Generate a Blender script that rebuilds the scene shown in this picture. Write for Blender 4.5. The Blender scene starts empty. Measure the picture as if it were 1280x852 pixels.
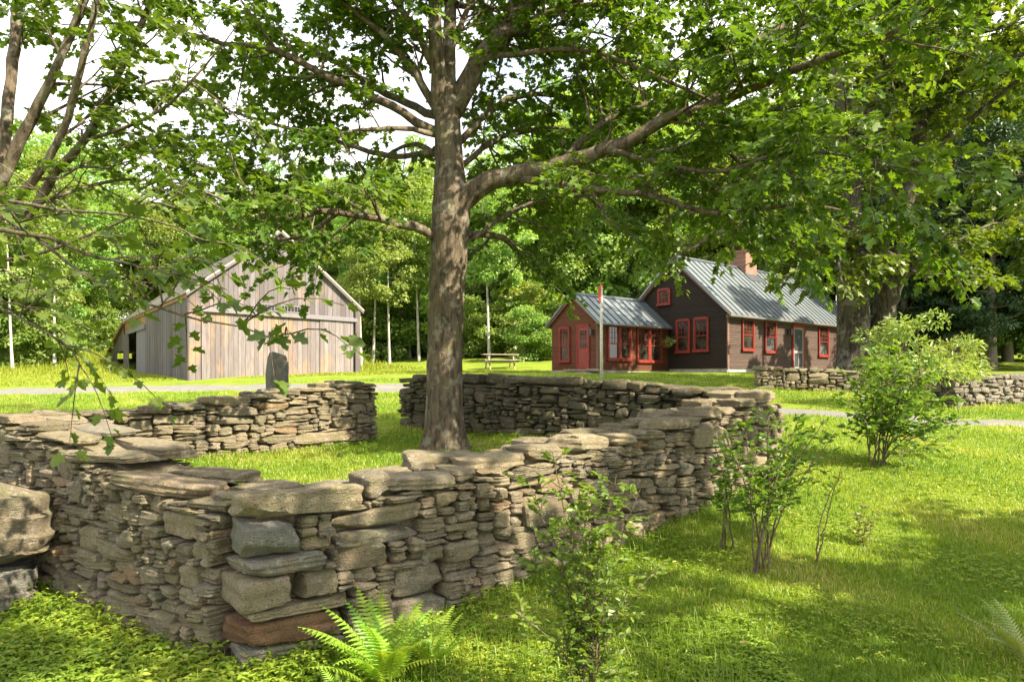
import bpy, math, random
import numpy as np
from mathutils import Vector
from math import radians as R, sin, cos, pi, sqrt

# ------------------------------------------------------------------ camera, sky, sun, exposure
SC = bpy.context.scene
COL = SC.collection
FPX = 853.33            # focal length in photo pixels (1280 wide, 24 mm lens)
HV = 470.0              # horizon row of the photo
ZC = 2.4                # camera height above the ground at the near wall corner
cam = bpy.data.cameras.new('camera'); cam.lens = 24; cam.sensor_width = 36
cam.shift_y = (HV - 426.0) / 1280.0
cam.clip_end = 2000; cam.clip_start = 0.05
co = bpy.data.objects.new('camera', cam); COL.objects.link(co)
co.location = (0, 0, ZC); co.rotation_euler = (R(90), 0, 0)
SC.camera = co

SUN_AZ = math.atan2(0.85, -0.53)      # from +Y clockwise
SUN_EL = R(41)
to_sun = Vector((sin(SUN_AZ) * cos(SUN_EL), cos(SUN_AZ) * cos(SUN_EL), sin(SUN_EL)))
sl = bpy.data.lights.new('sun', 'SUN'); sl.energy = 5.0; sl.angle = R(0.53); sl.color = (1.0, 0.885, 0.68)
so = bpy.data.objects.new('sun', sl); COL.objects.link(so)
so.location = (30, -10, 40)
so.rotation_euler = (-to_sun).to_track_quat('-Z', 'Y').to_euler()

w = bpy.data.worlds.new('World'); SC.world = w; w.use_nodes = True
nt = w.node_tree; nt.nodes.clear()
wo = nt.nodes.new('ShaderNodeOutputWorld'); bg = nt.nodes.new('ShaderNodeBackground')
sky = nt.nodes.new('ShaderNodeTexSky'); sky.sky_type = 'NISHITA'; sky.sun_disc = False
sky.sun_elevation = SUN_EL; sky.sun_rotation = SUN_AZ; sky.altitude = 300; sky.dust_density = 2.0
tc = nt.nodes.new('ShaderNodeTexCoord')
mp = nt.nodes.new('ShaderNodeMapping'); mp.inputs['Scale'].default_value = (1.6, 1.6, 4.0)
cn = nt.nodes.new('ShaderNodeTexNoise'); cn.inputs['Scale'].default_value = 1.7; cn.inputs['Detail'].default_value = 7; cn.inputs['Roughness'].default_value = 0.6
cr = nt.nodes.new('ShaderNodeValToRGB'); cr.color_ramp.elements[0].position = 0.22; cr.color_ramp.elements[1].position = 0.56
mx = nt.nodes.new('ShaderNodeMix'); mx.data_type = 'RGBA'
mx.inputs[7].default_value = (6.2, 6.1, 5.9, 1)
nt.links.new(tc.outputs['Generated'], mp.inputs['Vector']); nt.links.new(mp.outputs[0], cn.inputs['Vector'])
nt.links.new(cn.outputs[0], cr.inputs[0]); nt.links.new(cr.outputs[0], mx.inputs[0])
nt.links.new(sky.outputs[0], mx.inputs[6]); nt.links.new(mx.outputs[2], bg.inputs[0])
bg.inputs[1].default_value = 0.112
nt.links.new(bg.outputs[0], wo.inputs[0])

SC.view_settings.view_transform = 'Standard'; SC.view_settings.look = 'None'
SC.view_settings.exposure = 1.75; SC.view_settings.gamma = 1.0
SC.cycles.use_denoising = True
SC.cycles.max_bounces = 6; SC.cycles.diffuse_bounces = 4; SC.cycles.transmission_bounces = 4
SC.cycles.glossy_bounces = 2; SC.cycles.transparent_max_bounces = 4

RN = np.random.RandomState(7)
random.seed(7)

# ------------------------------------------------------------------ helpers
def W(u, v, y):
    return np.array([(u - 640.0) / FPX * y, y, ZC - (v - HV) / FPX * y])

def lerp_tab(x, tab):
    xs, ys = zip(*tab)
    return np.interp(x, xs, ys)

def norm(v):
    v = np.asarray(v, float)
    return v / (np.linalg.norm(v, axis=-1, keepdims=True) + 1e-9)

def mesh_from(name, V, F, tone=None, smooth=False, sharp=0):
    """F: list of index tuples, or an (m,k) array"""
    me = bpy.data.meshes.new(name)
    V = np.asarray(V, np.float32)
    if isinstance(F, np.ndarray):
        m, k = F.shape
        me.vertices.add(len(V)); me.vertices.foreach_set('co', V.ravel())
        me.loops.add(m * k); me.loops.foreach_set('vertex_index', F.astype(np.int32).ravel())
        me.polygons.add(m); me.polygons.foreach_set('loop_start', np.arange(0, m * k, k, dtype=np.int32))
        me.update(calc_edges=True)
    else:
        me.from_pydata(V.tolist(), [], F)
    if tone is not None:
        at = me.attributes.new('tone', 'FLOAT', 'FACE')
        at.data.foreach_set('value', np.asarray(tone, np.float32))
    if smooth:
        me.polygons.foreach_set('use_smooth', np.ones(len(me.polygons), bool))
    me.update()
    if sharp: me.set_sharp_from_angle(angle=R(sharp))
    return me

def link(name, me, mat, parent=None):
    o = bpy.data.objects.new(name, me); COL.objects.link(o)
    if mat is not None and not me.materials:
        me.materials.append(mat)
    if parent is not None:
        o.parent = parent
    return o

def root(name, loc, label, cat, group=None):
    o = bpy.data.objects.new(name, None); COL.objects.link(o)
    o.location = tuple(float(c) for c in loc); o.empty_display_size = 0.3
    tag(o, label, cat, group)
    return o

def tag(o, label=None, cat=None, group=None, kind=None):
    if label: o['label'] = label
    if cat: o['category'] = cat
    if group: o['group'] = group
    if kind: o['kind'] = kind
    return o

class MB:
    """collects pieces in world coordinates, builds ONE mesh object"""
    def __init__(s): s.V = []; s.F = []; s.T = []; s.n = 0
    def add(s, V, F, tone=0.5):
        V = np.asarray(V, float)
        s.V.append(V); s.F += [tuple(int(i) + s.n for i in f) for f in F]
        s.T += [tone] * len(F); s.n += len(V)
    def box(s, fr, a0, a1, b0, b1, z0, z1, tone=0.5):
        P = [fr(a, b, z) for z in (z0, z1) for (a, b) in ((a0, b0), (a1, b0), (a1, b1), (a0, b1))]
        s.add(P, [(0, 3, 2, 1), (4, 5, 6, 7), (0, 1, 5, 4), (1, 2, 6, 5), (2, 3, 7, 6), (3, 0, 4, 7)], tone)
    def prism(s, P0, P1, tone=0.5):
        """P0, P1: matching outlines"""
        n = len(P0)
        F = [tuple(range(n))[::-1], tuple(range(n, 2 * n))] + [(i, (i + 1) % n, n + (i + 1) % n, n + i) for i in range(n)]
        s.add(list(P0) + list(P1), F, tone)
    def tube(s, P, r, sides=8, tone=0.5, cap=True):
        V, F = tube_geo(P, r, sides, cap)
        s.add(V, F, tone)
    def build(s, name, mat, parent=None, smooth=False):
        off = np.array(parent_loc(parent))
        V = np.concatenate(s.V) - off
        return link(name, mesh_from(name, V, s.F, s.T, smooth), mat, parent)

def parent_loc(p):
    l = np.zeros(3)
    while p is not None:
        l = l + np.array(p.location); p = p.parent
    return l

def tube_geo(P, r, sides=8, cap=True, wob=None):
    P = np.asarray(P, float); n = len(P)
    r = np.broadcast_to(np.asarray(r, float), (n,))
    T = np.gradient(P, axis=0); T = norm(T)
    ref = np.array([0.31, 0.9, 0.2]) if abs(T[:, 2]).mean() > 0.7 else np.array([0, 0, 1.0])
    X = norm(np.cross(T, ref)); Y = np.cross(T, X)
    a = np.arange(sides) * 2 * pi / sides
    rr = r[:, None] * (np.ones((n, sides)) if wob is None else wob)
    V = P[:, None, :] + rr[:, :, None] * (np.cos(a)[None, :, None] * X[:, None, :] + np.sin(a)[None, :, None] * Y[:, None, :])
    V = V.reshape(-1, 3)
    F = []
    for i in range(n - 1):
        for j in range(sides):
            k = (j + 1) % sides
            F.append((i * sides + j, i * sides + k, (i + 1) * sides + k, (i + 1) * sides + j))
    if cap:
        F.append(tuple(range(sides))[::-1]); F.append(tuple(range((n - 1) * sides, n * sides)))
    return V, F

def smooth_path(P, r, step=0.25):
    """Catmull-Rom through the points, radii interpolated"""
    P = np.asarray(P, float); r = np.asarray(r, float)
    Q = np.vstack([2 * P[0] - P[1], P, 2 * P[-1] - P[-2]])
    out, ro = [], []
    for i in range(len(P) - 1):
        p0, p1, p2, p3 = Q[i:i + 4]
        n = max(2, int(np.linalg.norm(p2 - p1) / step))
        for k in range(n):
            t = k / n
            out.append(0.5 * (2 * p1 + (p2 - p0) * t + (2 * p0 - 5 * p1 + 4 * p2 - p3) * t * t + (3 * p1 - p0 - 3 * p2 + p3) * t ** 3))
            ro.append(r[i] * (1 - t) + r[i + 1] * t)
    out.append(P[-1]); ro.append(r[-1])
    return np.array(out), np.array(ro)

def waves(V, rng, freq, n=5):
    """cheap smooth noise: sum of random sinusoids, about -1..1"""
    o = np.zeros(len(V))
    for _ in range(n):
        d = rng.normal(size=3) * freq
        o += np.sin(V @ d + rng.uniform(0, 6.28))
    return o / n * 1.4

# ------------------------------------------------------------------ materials
def new_mat(name):
    m = bpy.data.materials.new(name); m.use_nodes = True
    t = m.node_tree; b = t.nodes['Principled BSDF']
    return m, t, b
def N(t, kind, **kw):
    n = t.nodes.new('ShaderNode' + kind)
    for k, v in kw.items():
        if k in n.inputs: n.inputs[k].default_value = v
        else: setattr(n, k, v)
    return n
def ramp(t, fac, stops):
    n = t.nodes.new('ShaderNodeValToRGB'); e = n.color_ramp.elements
    while len(e) < len(stops): e.new(0.5)
    for el, (p, c) in zip(e, stops):
        el.position = p; el.color = (*c, 1)
    t.links.new(fac, n.inputs[0]); return n.outputs[0]
def mix(t, f, a, b, blend='MIX'):
    n = t.nodes.new('ShaderNodeMix'); n.data_type = 'RGBA'; n.blend_type = blend
    for s, x in ((0, f), (6, a), (7, b)):
        if hasattr(x, 'is_linked'): t.links.new(x, n.inputs[s])
        elif s == 0: n.inputs[0].default_value = x
        else: n.inputs[s].default_value = (*x, 1) if len(x) == 3 else x
    return n.outputs[2]
def math_(t, op, a, b=None, clamp=False):
    n = t.nodes.new('ShaderNodeMath'); n.operation = op; n.use_clamp = clamp
    for i, x in enumerate((a, b)):
        if x is None: continue
        if hasattr(x, 'is_linked'): t.links.new(x, n.inputs[i])
        else: n.inputs[i].default_value = x
    return n.outputs[0]
def noise(t, scale, detail=4, rough=0.55, vec=None, stretch=None):
    n = t.nodes.new('ShaderNodeTexNoise')
    n.inputs['Scale'].default_value = scale; n.inputs['Detail'].default_value = detail; n.inputs['Roughness'].default_value = rough
    g = t.nodes.new('ShaderNodeNewGeometry')
    v = vec if vec is not None else g.outputs['Position']
    if stretch:
        m = t.nodes.new('ShaderNodeMapping'); m.inputs['Scale'].default_value = stretch
        t.links.new(v, m.inputs['Vector']); v = m.outputs[0]
    t.links.new(v, n.inputs['Vector'])
    return n.outputs[0]
def tone(t):
    n = t.nodes.new('ShaderNodeAttribute'); n.attribute_name = 'tone'
    return n.outputs['Fac']
def bump(t, b, h, strength=0.5, dist=0.02):
    n = t.nodes.new('ShaderNodeBump'); n.inputs['Strength'].default_value = strength; n.inputs['Distance'].default_value = dist
    t.links.new(h, n.inputs['Height']); t.links.new(n.outputs[0], b.inputs['Normal'])
def objcoord(t):
    return t.nodes.new('ShaderNodeTexCoord').outputs['Object']

def stone_mat(name, stops, moss=0.5, lichen=0.55):
    m, t, b = new_mat(name)
    c = ramp(t, tone(t), stops)
    n1 = noise(t, 9, 6, 0.65)
    c = mix(t, math_(t, 'MULTIPLY', n1, 0.75), c, (0.075, 0.06, 0.04))
    n5 = noise(t, 3.2, 4, 0.6)
    c = mix(t, ramp(t, n5, [(0.5, (0, 0, 0)), (0.7, (0.5, 0.5, 0.5))]), c, (0.30, 0.215, 0.13))
    n2 = noise(t, 13, 7, 0.75)
    lf = ramp(t, n2, [(0.56, (0, 0, 0)), (0.60, (lichen, lichen, lichen))])
    c = mix(t, lf, c, (0.40, 0.385, 0.31))
    v = t.nodes.new('ShaderNodeTexNoise'); v.inputs['Scale'].default_value = 70; v.inputs['Detail'].default_value = 2
    g = t.nodes.new('ShaderNodeNewGeometry'); t.links.new(g.outputs['Position'], v.inputs['Vector'])
    c = mix(t, ramp(t, v.outputs[0], [(0.58, (0, 0, 0)), (0.66, (0.75, 0.75, 0.75))]), c, (0.045, 0.038, 0.028))
    # moss grows on faces that look up
    s = t.nodes.new('ShaderNodeSeparateXYZ'); t.links.new(g.outputs['Normal'], s.inputs[0])
    n3 = noise(t, 5, 5, 0.65)
    mf = math_(t, 'MULTIPLY', ramp(t, n3, [(0.47, (0, 0, 0)), (0.62, (1, 1, 1))]), math_(t, 'MULTIPLY_ADD', s.outputs[2], 0.55, True))
    mf.node.inputs[2].default_value = 0.3
    mf = math_(t, 'MULTIPLY', mf, moss)
    c = mix(t, mf, c, (0.12, 0.125, 0.035))
    t.links.new(c, b.inputs['Base Color']); b.inputs['Roughness'].default_value = 0.92
    b.inputs['Specular IOR Level'].default_value = 0.25
    h = math_(t, 'ADD', noise(t, 38, 6, 0.7), math_(t, 'MULTIPLY', noise(t, 14, 5, 0.7, stretch=(1, 1, 5)), 1.4))
    bump(t, b, h, 1.0, 0.03)
    return m
ST = [(0.0, (0.162, 0.135, 0.095)), (0.22, (0.365, 0.304, 0.203)), (0.45, (0.243, 0.209, 0.155)), (0.7, (0.459, 0.371, 0.243)), (0.88, (0.297, 0.270, 0.223)), (1.0, (0.419, 0.270, 0.149))]
M_STONE = stone_mat('fieldstone', ST)
M_STONE_SHADED = stone_mat('shaded_mossy_fieldstone', [(0.0, (0.077, 0.072, 0.050)), (0.5, (0.135, 0.122, 0.086)), (1.0, (0.180, 0.149, 0.104))], 0.8, 0.35)  # fieldstone darkened for the wall face in shade, with extra moss
M_RUST = stone_mat('rusty_fieldstone', [(0.0, (0.218, 0.109, 0.057)), (1.0, (0.275, 0.138, 0.071))], 0.1, 0.15)
M_PALE = stone_mat('pale_fieldstone', [(0.0, (0.221, 0.204, 0.170)), (0.5, (0.306, 0.281, 0.234)), (1.0, (0.357, 0.327, 0.272))], 0.15, 0.7)
M_GRANITE = stone_mat('granite', [(0.0, (0.225, 0.225, 0.200)), (1.0, (0.263, 0.263, 0.237))], 0.05, 0.35)

def leaf_mat(name, c0, c1, c2, trans=0.42, tint=(1.5, 1.45, 0.45), rough=0.42, spec=0.4, straw=None):
    m, t, b = new_mat(name)
    oi = t.nodes.new('ShaderNodeObjectInfo')
    c = ramp(t, tone(t), [(0.0, c0), (0.6, c1), (1.0, c2)] if not straw else [(0.0, c0), (0.55, c1), (0.93, c2), (1.0, straw)])
    hs = t.nodes.new('ShaderNodeHueSaturation'); t.links.new(c, hs.inputs['Color'])
    t.links.new(math_(t, 'MULTIPLY_ADD', oi.outputs['Random'], 0.05), hs.inputs['Hue']); hs.inputs['Hue'].links[0].from_node.inputs[2].default_value = 0.475
    vv = math_(t, 'MULTIPLY_ADD', oi.outputs['Random'], 0.3); vv.node.inputs[2].default_value = 0.85
    t.links.new(vv, hs.inputs['Value'])
    c = hs.outputs[0]
    t.links.new(c, b.inputs['Base Color']); b.inputs['Roughness'].default_value = rough
    b.inputs['Specular IOR Level'].default_value = spec
    tr = t.nodes.new('ShaderNodeBsdfTranslucent')
    t.links.new(mix(t, 1.0, c, tint, 'MULTIPLY'), tr.inputs['Color'])
    ms = t.nodes.new('ShaderNodeMixShader'); ms.inputs[0].default_value = trans
    t.links.new(b.outputs[0], ms.inputs[1]); t.links.new(tr.outputs[0], ms.inputs[2])
    t.links.new(ms.outputs[0], t.nodes['Material Output'].inputs[0])
    return m
M_MAPLE = leaf_mat('maple_leaf', (0.059, 0.106, 0.014), (0.097, 0.152, 0.018), (0.145, 0.198, 0.025), 0.46)
M_MAPLE_Y = leaf_mat('light_leaf', (0.062, 0.123, 0.021), (0.095, 0.176, 0.027), (0.138, 0.214, 0.034), 0.46, (1.3, 1.45, .45))
M_WOOD_LEAF = leaf_mat('woodland_leaf', (0.149, 0.245, 0.061), (0.217, 0.322, 0.086), (0.307, 0.399, 0.131), 0.5)
M_BIRCH_LEAF = leaf_mat('birch_leaf', (0.162, 0.265, 0.065), (0.230, 0.333, 0.090), (0.306, 0.402, 0.140), 0.5)
M_EVERGREEN = leaf_mat('evergreen_needles', (0.022, 0.05, 0.018), (0.035, 0.07, 0.022), (0.06, 0.10, 0.03), 0.2)
M_SHRUB = leaf_mat('shrub_leaf', (0.075, 0.16, 0.022), (0.12, 0.22, 0.032), (0.20, 0.30, 0.05), 0.46)
M_RHODO = leaf_mat('broad_shrub_leaf', (0.14, 0.19, 0.045), (0.22, 0.27, 0.07), (0.32, 0.34, 0.12), 0.35)
M_FERN = leaf_mat('fern_leaf', (0.161, 0.294, 0.030), (0.230, 0.367, 0.040), (0.322, 0.420, 0.055), 0.5)
M_GRASS = leaf_mat('grass_blade', (0.10, 0.185, 0.016), (0.19, 0.28, 0.022), (0.34, 0.37, 0.05), 0.45, (1.3, 1.25, 0.45), straw=(0.46, 0.39, 0.17))
M_MEADOW = leaf_mat('meadow_blade', (0.19, 0.25, 0.025), (0.28, 0.33, 0.035), (0.36, 0.36, 0.06), 0.5, (1.3, 1.3, 0.5))
M_CLOVER = leaf_mat('ground_cover_leaf', (0.130, 0.228, 0.024), (0.221, 0.324, 0.034), (0.364, 0.408, 0.060), 0.45)

def bark_mat(name, dark, light, scale=1.0, lich=0.4):
    m, t, b = new_mat(name)
    oc = objcoord(t)
    n1 = noise(t, 16 * scale, 7, 0.7, oc, (1, 1, 0.22))
    c = ramp(t, n1, [(0.36, dark), (0.56, light)])
    n2 = noise(t, 5 * scale, 5, 0.65, oc)
    c = mix(t, ramp(t, n2, [(0.54, (0, 0, 0)), (0.60, (lich, lich, lich))]), c, (0.33, 0.32, 0.26))
    n4 = noise(t, 3.1 * scale, 4, 0.6, oc)
    c = mix(t, ramp(t, n4, [(0.55, (0, 0, 0)), (0.72, (0.5, 0.5, 0.5))]), c, (0.12, 0.125, 0.05))
    t.links.new(c, b.inputs['Base Color']); b.inputs['Roughness'].default_value = 0.95; b.inputs['Specular IOR Level'].default_value = 0.15
    bump(t, b, math_(t, 'ADD', n1, math_(t, 'MULTIPLY', noise(t, 60 * scale, 4, 0.6, oc, (1, 1, 0.4)), 0.35)), 1.0, 0.03)
    return m
M_BARK = bark_mat('maple_bark', (0.036, 0.029, 0.022), (0.126, 0.097, 0.068), 1.0, 0.3)
M_BARK_OLD = bark_mat('old_bark', (0.025, 0.021, 0.016), (0.087, 0.073, 0.057), 0.7, 0.3)
M_BARK_FAR = bark_mat('woodland_bark', (0.08, 0.065, 0.05), (0.20, 0.17, 0.14), 0.5, 0.2)
M_BIRCH = bark_mat('birch_bark', (0.216, 0.202, 0.180), (0.446, 0.432, 0.396), 0.6, 0.1)
M_TWIG = bark_mat('shrub_stem', (0.07, 0.055, 0.035), (0.17, 0.13, 0.085), 2.0, 0.1)

def ground_mat():
    m, t, b = new_mat('lawn_ground')
    c = ramp(t, noise(t, 0.9, 5, 0.6), [(0.3, (0.145, 0.21, 0.022)), (0.52, (0.20, 0.265, 0.028)), (0.72, (0.27, 0.30, 0.045))])
    c = mix(t, ramp(t, noise(t, 9, 6, 0.75), [(0.42, (0, 0, 0)), (0.68, (0.8, 0.8, 0.8))]), c, (0.11, 0.165, 0.018))
    c = mix(t, ramp(t, noise(t, 3.3, 5, 0.7), [(0.60, (0, 0, 0)), (0.72, (0.6, 0.6, 0.6))]), c, (0.20, 0.17, 0.08))
    t.links.new(c, b.inputs['Base Color']); b.inputs['Roughness'].default_value = 1.0; b.inputs['Specular IOR Level'].default_value = 0.1
    bump(t, b, math_(t, 'ADD', noise(t, 30, 5, 0.75), noise(t, 6, 4, 0.6)), 0.8, 0.06)
    return m
M_GROUND = ground_mat()
def gravel_mat():
    m, t, b = new_mat('gravel')
    v = t.nodes.new('ShaderNodeTexVoronoi'); v.inputs['Scale'].default_value = 40
    g = t.nodes.new('ShaderNodeNewGeometry'); t.links.new(g.outputs['Position'], v.inputs['Vector'])
    c = ramp(t, v.outputs['Color'], [(0.1, (0.110, 0.105, 0.099)), (0.9, (0.198, 0.190, 0.176))])
    c = mix(t, ramp(t, noise(t, 1.6, 5, 0.7), [(0.5, (0, 0, 0)), (0.7, (0.7, 0.7, 0.7))]), c, (0.24, 0.23, 0.15))
    t.links.new(c, b.inputs['Base Color']); b.inputs['Roughness'].default_value = 0.95
    bump(t, b, v.outputs['Distance'], 0.7, 0.02)
    return m
M_GRAVEL = gravel_mat()

def weathered_mat(name, stops, warm=0.3, grime=0.5):
    m, t, b = new_mat(name)
    c = ramp(t, tone(t), stops)
    oc = objcoord(t)
    g = noise(t, 22, 6, 0.7, oc, (1, 1, 0.06))
    c = mix(t, ramp(t, g, [(0.38, (grime, grime, grime)), (0.6, (0, 0, 0))]), c, (0.10, 0.085, 0.07))
    c = mix(t, ramp(t, noise(t, 1.3, 4, 0.6, oc, (1, 1, 0.4)), [(0.52, (0, 0, 0)), (0.68, (warm, warm, warm))]), c, (0.34, 0.21, 0.11))
    kn = noise(t, 7, 2, 0.5, oc, (1, 1, 0.6))
    c = mix(t, ramp(t, kn, [(0.70, (0, 0, 0)), (0.74, (0.7, 0.7, 0.7))]), c, (0.13, 0.09, 0.06))
    t.links.new(c, b.inputs['Base Color']); b.inputs['Roughness'].default_value = 0.9; b.inputs['Specular IOR Level'].default_value = 0.2
    bump(t, b, g, 0.5, 0.01)
    return m
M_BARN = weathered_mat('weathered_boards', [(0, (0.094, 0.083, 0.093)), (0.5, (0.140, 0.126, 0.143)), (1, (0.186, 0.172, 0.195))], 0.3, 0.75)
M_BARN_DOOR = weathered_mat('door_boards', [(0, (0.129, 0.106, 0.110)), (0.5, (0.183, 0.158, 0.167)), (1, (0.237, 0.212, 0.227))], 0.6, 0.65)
M_BARN_SHADED = weathered_mat('shaded_boards', [(0, (0.061, 0.059, 0.069)), (0.5, (0.104, 0.098, 0.111)), (1, (0.166, 0.156, 0.161))], 0.25, 0.75)  # same grey boards, the side's shade put into the colour
M_BARN_TRIM = weathered_mat('pale_trim', [(0, (0.139, 0.128, 0.145)), (1, (0.184, 0.175, 0.198))], 0.1, 0.3)
M_BROWN_WOOD = weathered_mat('warm_wood', [(0, (0.24, 0.13, 0.06)), (1, (0.36, 0.21, 0.10))], 0.3, 0.5)
M_SHINGLE = weathered_mat('grey_shingles', [(0, (0.297, 0.265, 0.239)), (0.5, (0.394, 0.356, 0.319)), (1, (0.489, 0.446, 0.399))], 0.2, 0.4)

def plain(name, col, rough=0.6, spec=0.4, var=0.25, scale=6, metal=0.0, bmp=0.15):
    m, t, b = new_mat(name)
    n = noise(t, scale, 5, 0.6)
    c = ramp(t, n, [(0.3, tuple(x * (1 - var) for x in col)), (0.7, tuple(min(1, x * (1 + var)) for x in col))])
    t.links.new(c, b.inputs['Base Color']); b.inputs['Roughness'].default_value = rough
    b.inputs['Specular IOR Level'].default_value = spec; b.inputs['Metallic'].default_value = metal
    bump(t, b, noise(t, scale * 8, 4, 0.6), bmp, 0.01)
    return m
def clap_mat(name, stops):
    m, t, b = new_mat(name)
    c = ramp(t, tone(t), stops)
    c = mix(t, ramp(t, noise(t, 4, 5, 0.65, None, (1, 1, 4)), [(0.45, (0, 0, 0)), (0.7, (0.45, 0.45, 0.45))]), c, tuple(min(1, x * 1.7) for x in stops[1][1]))
    t.links.new(c, b.inputs['Base Color']); b.inputs['Roughness'].default_value = 0.75; b.inputs['Specular IOR Level'].default_value = 0.2
    return m
M_CLAP = clap_mat('brown_clapboard', [(0, (0.049, 0.033, 0.028)), (0.5, (0.069, 0.046, 0.038)), (1, (0.089, 0.061, 0.051))])
M_CLAP_SHADED = clap_mat('shaded_clapboard', [(0, (0.017, 0.011, 0.008)), (0.5, (0.022, 0.015, 0.011)), (1, (0.030, 0.019, 0.013))])  # house clapboard darkened to carry the shade on the gable end
M_CLAP_ELL = clap_mat('reddish_clapboard', [(0, (0.073, 0.027, 0.015)), (0.5, (0.099, 0.036, 0.019)), (1, (0.125, 0.045, 0.024))])
M_RED = plain('red_trim_paint', (0.185, 0.022, 0.014), 0.55, 0.35, 0.25)
M_DOOR_RED = plain('dark_red_door_paint', (0.22, 0.035, 0.025), 0.5, 0.4, 0.2)
M_FASCIA = plain('brown_trim_paint', (0.16, 0.09, 0.065), 0.7, 0.3)
M_ROOF = plain('metal_roofing', (0.19, 0.22, 0.235), 0.42, 0.5, 0.16, 1.3, 0.55, 0.05)
M_SEAM = plain('roof_seam', (0.075, 0.085, 0.095), 0.45, 0.5, 0.15, 3, 0.4, 0.02)
M_FOUND = plain('foundation_granite', (0.36, 0.35, 0.30), 0.9, 0.2, 0.3, 5)
M_BLACK = plain('black_iron', (0.02, 0.02, 0.02), 0.45, 0.5, 0.2)
M_POLE = plain('weathered_pole', (0.50, 0.47, 0.40), 0.8, 0.2, 0.25, 14)
M_POLERED = plain('red_pole_paint', (0.62, 0.05, 0.035), 0.5, 0.4, 0.15)
M_TABLE = plain('weathered_table_wood', (0.30, 0.25, 0.19), 0.85, 0.2, 0.3, 9)
M_SCREEN = plain('screen_door_mesh', (0.035, 0.04, 0.05), 0.5, 0.4, 0.3, 3)
M_GREYWOOD = plain('grey_door_paint', (0.26, 0.22, 0.20), 0.7, 0.3, 0.2)
M_BASKET = plain('coir_basket', (0.16, 0.10, 0.05), 0.95, 0.1)
M_FEEDRED = plain('red_feeder', (0.65, 0.035, 0.03), 0.35, 0.5, 0.1)
def glass_mat():
    m, t, b = new_mat('window_glass')
    n = noise(t, 2.2, 3, 0.5)
    c = ramp(t, n, [(0.4, (0.012, 0.011, 0.010)), (0.7, (0.05, 0.042, 0.032))])
    t.links.new(c, b.inputs['Base Color']); b.inputs['Roughness'].default_value = 0.06; b.inputs['Specular IOR Level'].default_value = 0.8
    bump(t, b, noise(t, 1.7, 2, 0.4), 0.15, 0.05)
    return m
M_GLASS = glass_mat()
def brick_mat():
    m, t, b = new_mat('chimney_brick')
    br = t.nodes.new('ShaderNodeTexBrick')
    br.inputs['Scale'].default_value = 1.0; br.inputs['Brick Width'].default_value = 0.21; br.inputs['Row Height'].default_value = 0.075
    br.inputs['Mortar Size'].default_value = 0.008
    br.inputs['Color1'].default_value = (0.17, 0.075, 0.05, 1); br.inputs['Color2'].default_value = (0.25, 0.115, 0.08, 1); br.inputs['Mortar'].default_value = (0.22, 0.18, 0.155, 1)
    oc = objcoord(t); s = t.nodes.new('ShaderNodeSeparateXYZ'); t.links.new(oc, s.inputs[0])
    cb = t.nodes.new('ShaderNodeCombineXYZ')
    t.links.new(math_(t, 'ADD', s.outputs[0], s.outputs[1]), cb.inputs[0]); t.links.new(s.outputs[2], cb.inputs[1])
    t.links.new(cb.outputs[0], br.inputs['Vector'])
    c = mix(t, ramp(t, noise(t, 6, 5, 0.7), [(0.5, (0, 0, 0)), (0.7, (0.5, 0.5, 0.5))]), br.outputs['Color'], (0.27, 0.20, 0.165))
    t.links.new(c, b.inputs['Base Color']); b.inputs['Roughness'].default_value = 0.95
    return m
M_BRICK = brick_mat()

# ------------------------------------------------------------------ terrain
DROP = [(-40, 2.7), (0, 2.6), (4.6, 2.42), (6, 2.3), (7.4, 2.10), (8.3, 1.95), (9.3, 1.70), (10.3, 1.48), (11.2, 1.36), (13, 1.15), (16, 0.90), (21, 0.47),
        (26, 0.02), (30, -0.17), (34, -0.25), (40, -0.75), (46, -1.4), (60, -3.0), (90, -7.0), (140, -12.0), (300, -18)]
# pound: outer corner points (near, right, gate, left)
C0 = np.array([-2.10, 5.40]); C2 = np.array([4.10, 10.40]); C1 = np.array([-6.60, 8.50])
G1 = np.array([-2.37, 12.03]); BL = np.array([-6.05, 8.70])         # back left wall: inner face line
G2 = np.array([-2.28, 13.90]); BR = np.array([3.55, 10.62])         # back right wall: inner face line
POLY = np.array([[-2.0, 5.95], [3.75, 10.6], [-2.3, 14.3], [-2.3, 12.25], [-6.1, 8.85]])
def inside(x, y):
    x = np.asarray(x, float); y = np.asarray(y, float)
    c = np.zeros(x.shape, bool); n = len(POLY)
    for i in range(n):
        x0, y0 = POLY[i]; x1, y1 = POLY[(i + 1) % n]
        cond = ((y0 > y) != (y1 > y)) & (x < (x1 - x0) * (y - y0) / (y1 - y0 + 1e-12) + x0)
        c ^= cond
    return c
def terrain_out(x, y):
    x = np.asarray(x, float); y = np.asarray(y, float)
    k = np.where(y < 40, 0.4, np.maximum(0.0, 0.4 - (y - 40) * 0.01))
    d = y + k * np.clip(x, -25, 0)
    z = ZC - lerp_tab(d, DROP)
    z = z + 0.022 * np.sin(x * 1.3 + 0.6 * y) * np.cos(y * 0.9 - 0.4 * x) + 0.012 * np.sin(x * 3.1 - y * 1.7)
    return z
def ground(x, y):
    x = np.asarray(x, float); y = np.asarray(y, float)
    zi = ZC - np.interp(y, [6, 9, 11, 12.5, 14.3], [1.27, 1.24, 1.20, 1.13, 0.99]) + 0.02 * np.sin(x * 1.7 + y)
    return np.where(inside(x, y), zi, terrain_out(x, y))
def gz(x, y): return float(ground(np.array([x]), np.array([y]))[0])

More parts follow.
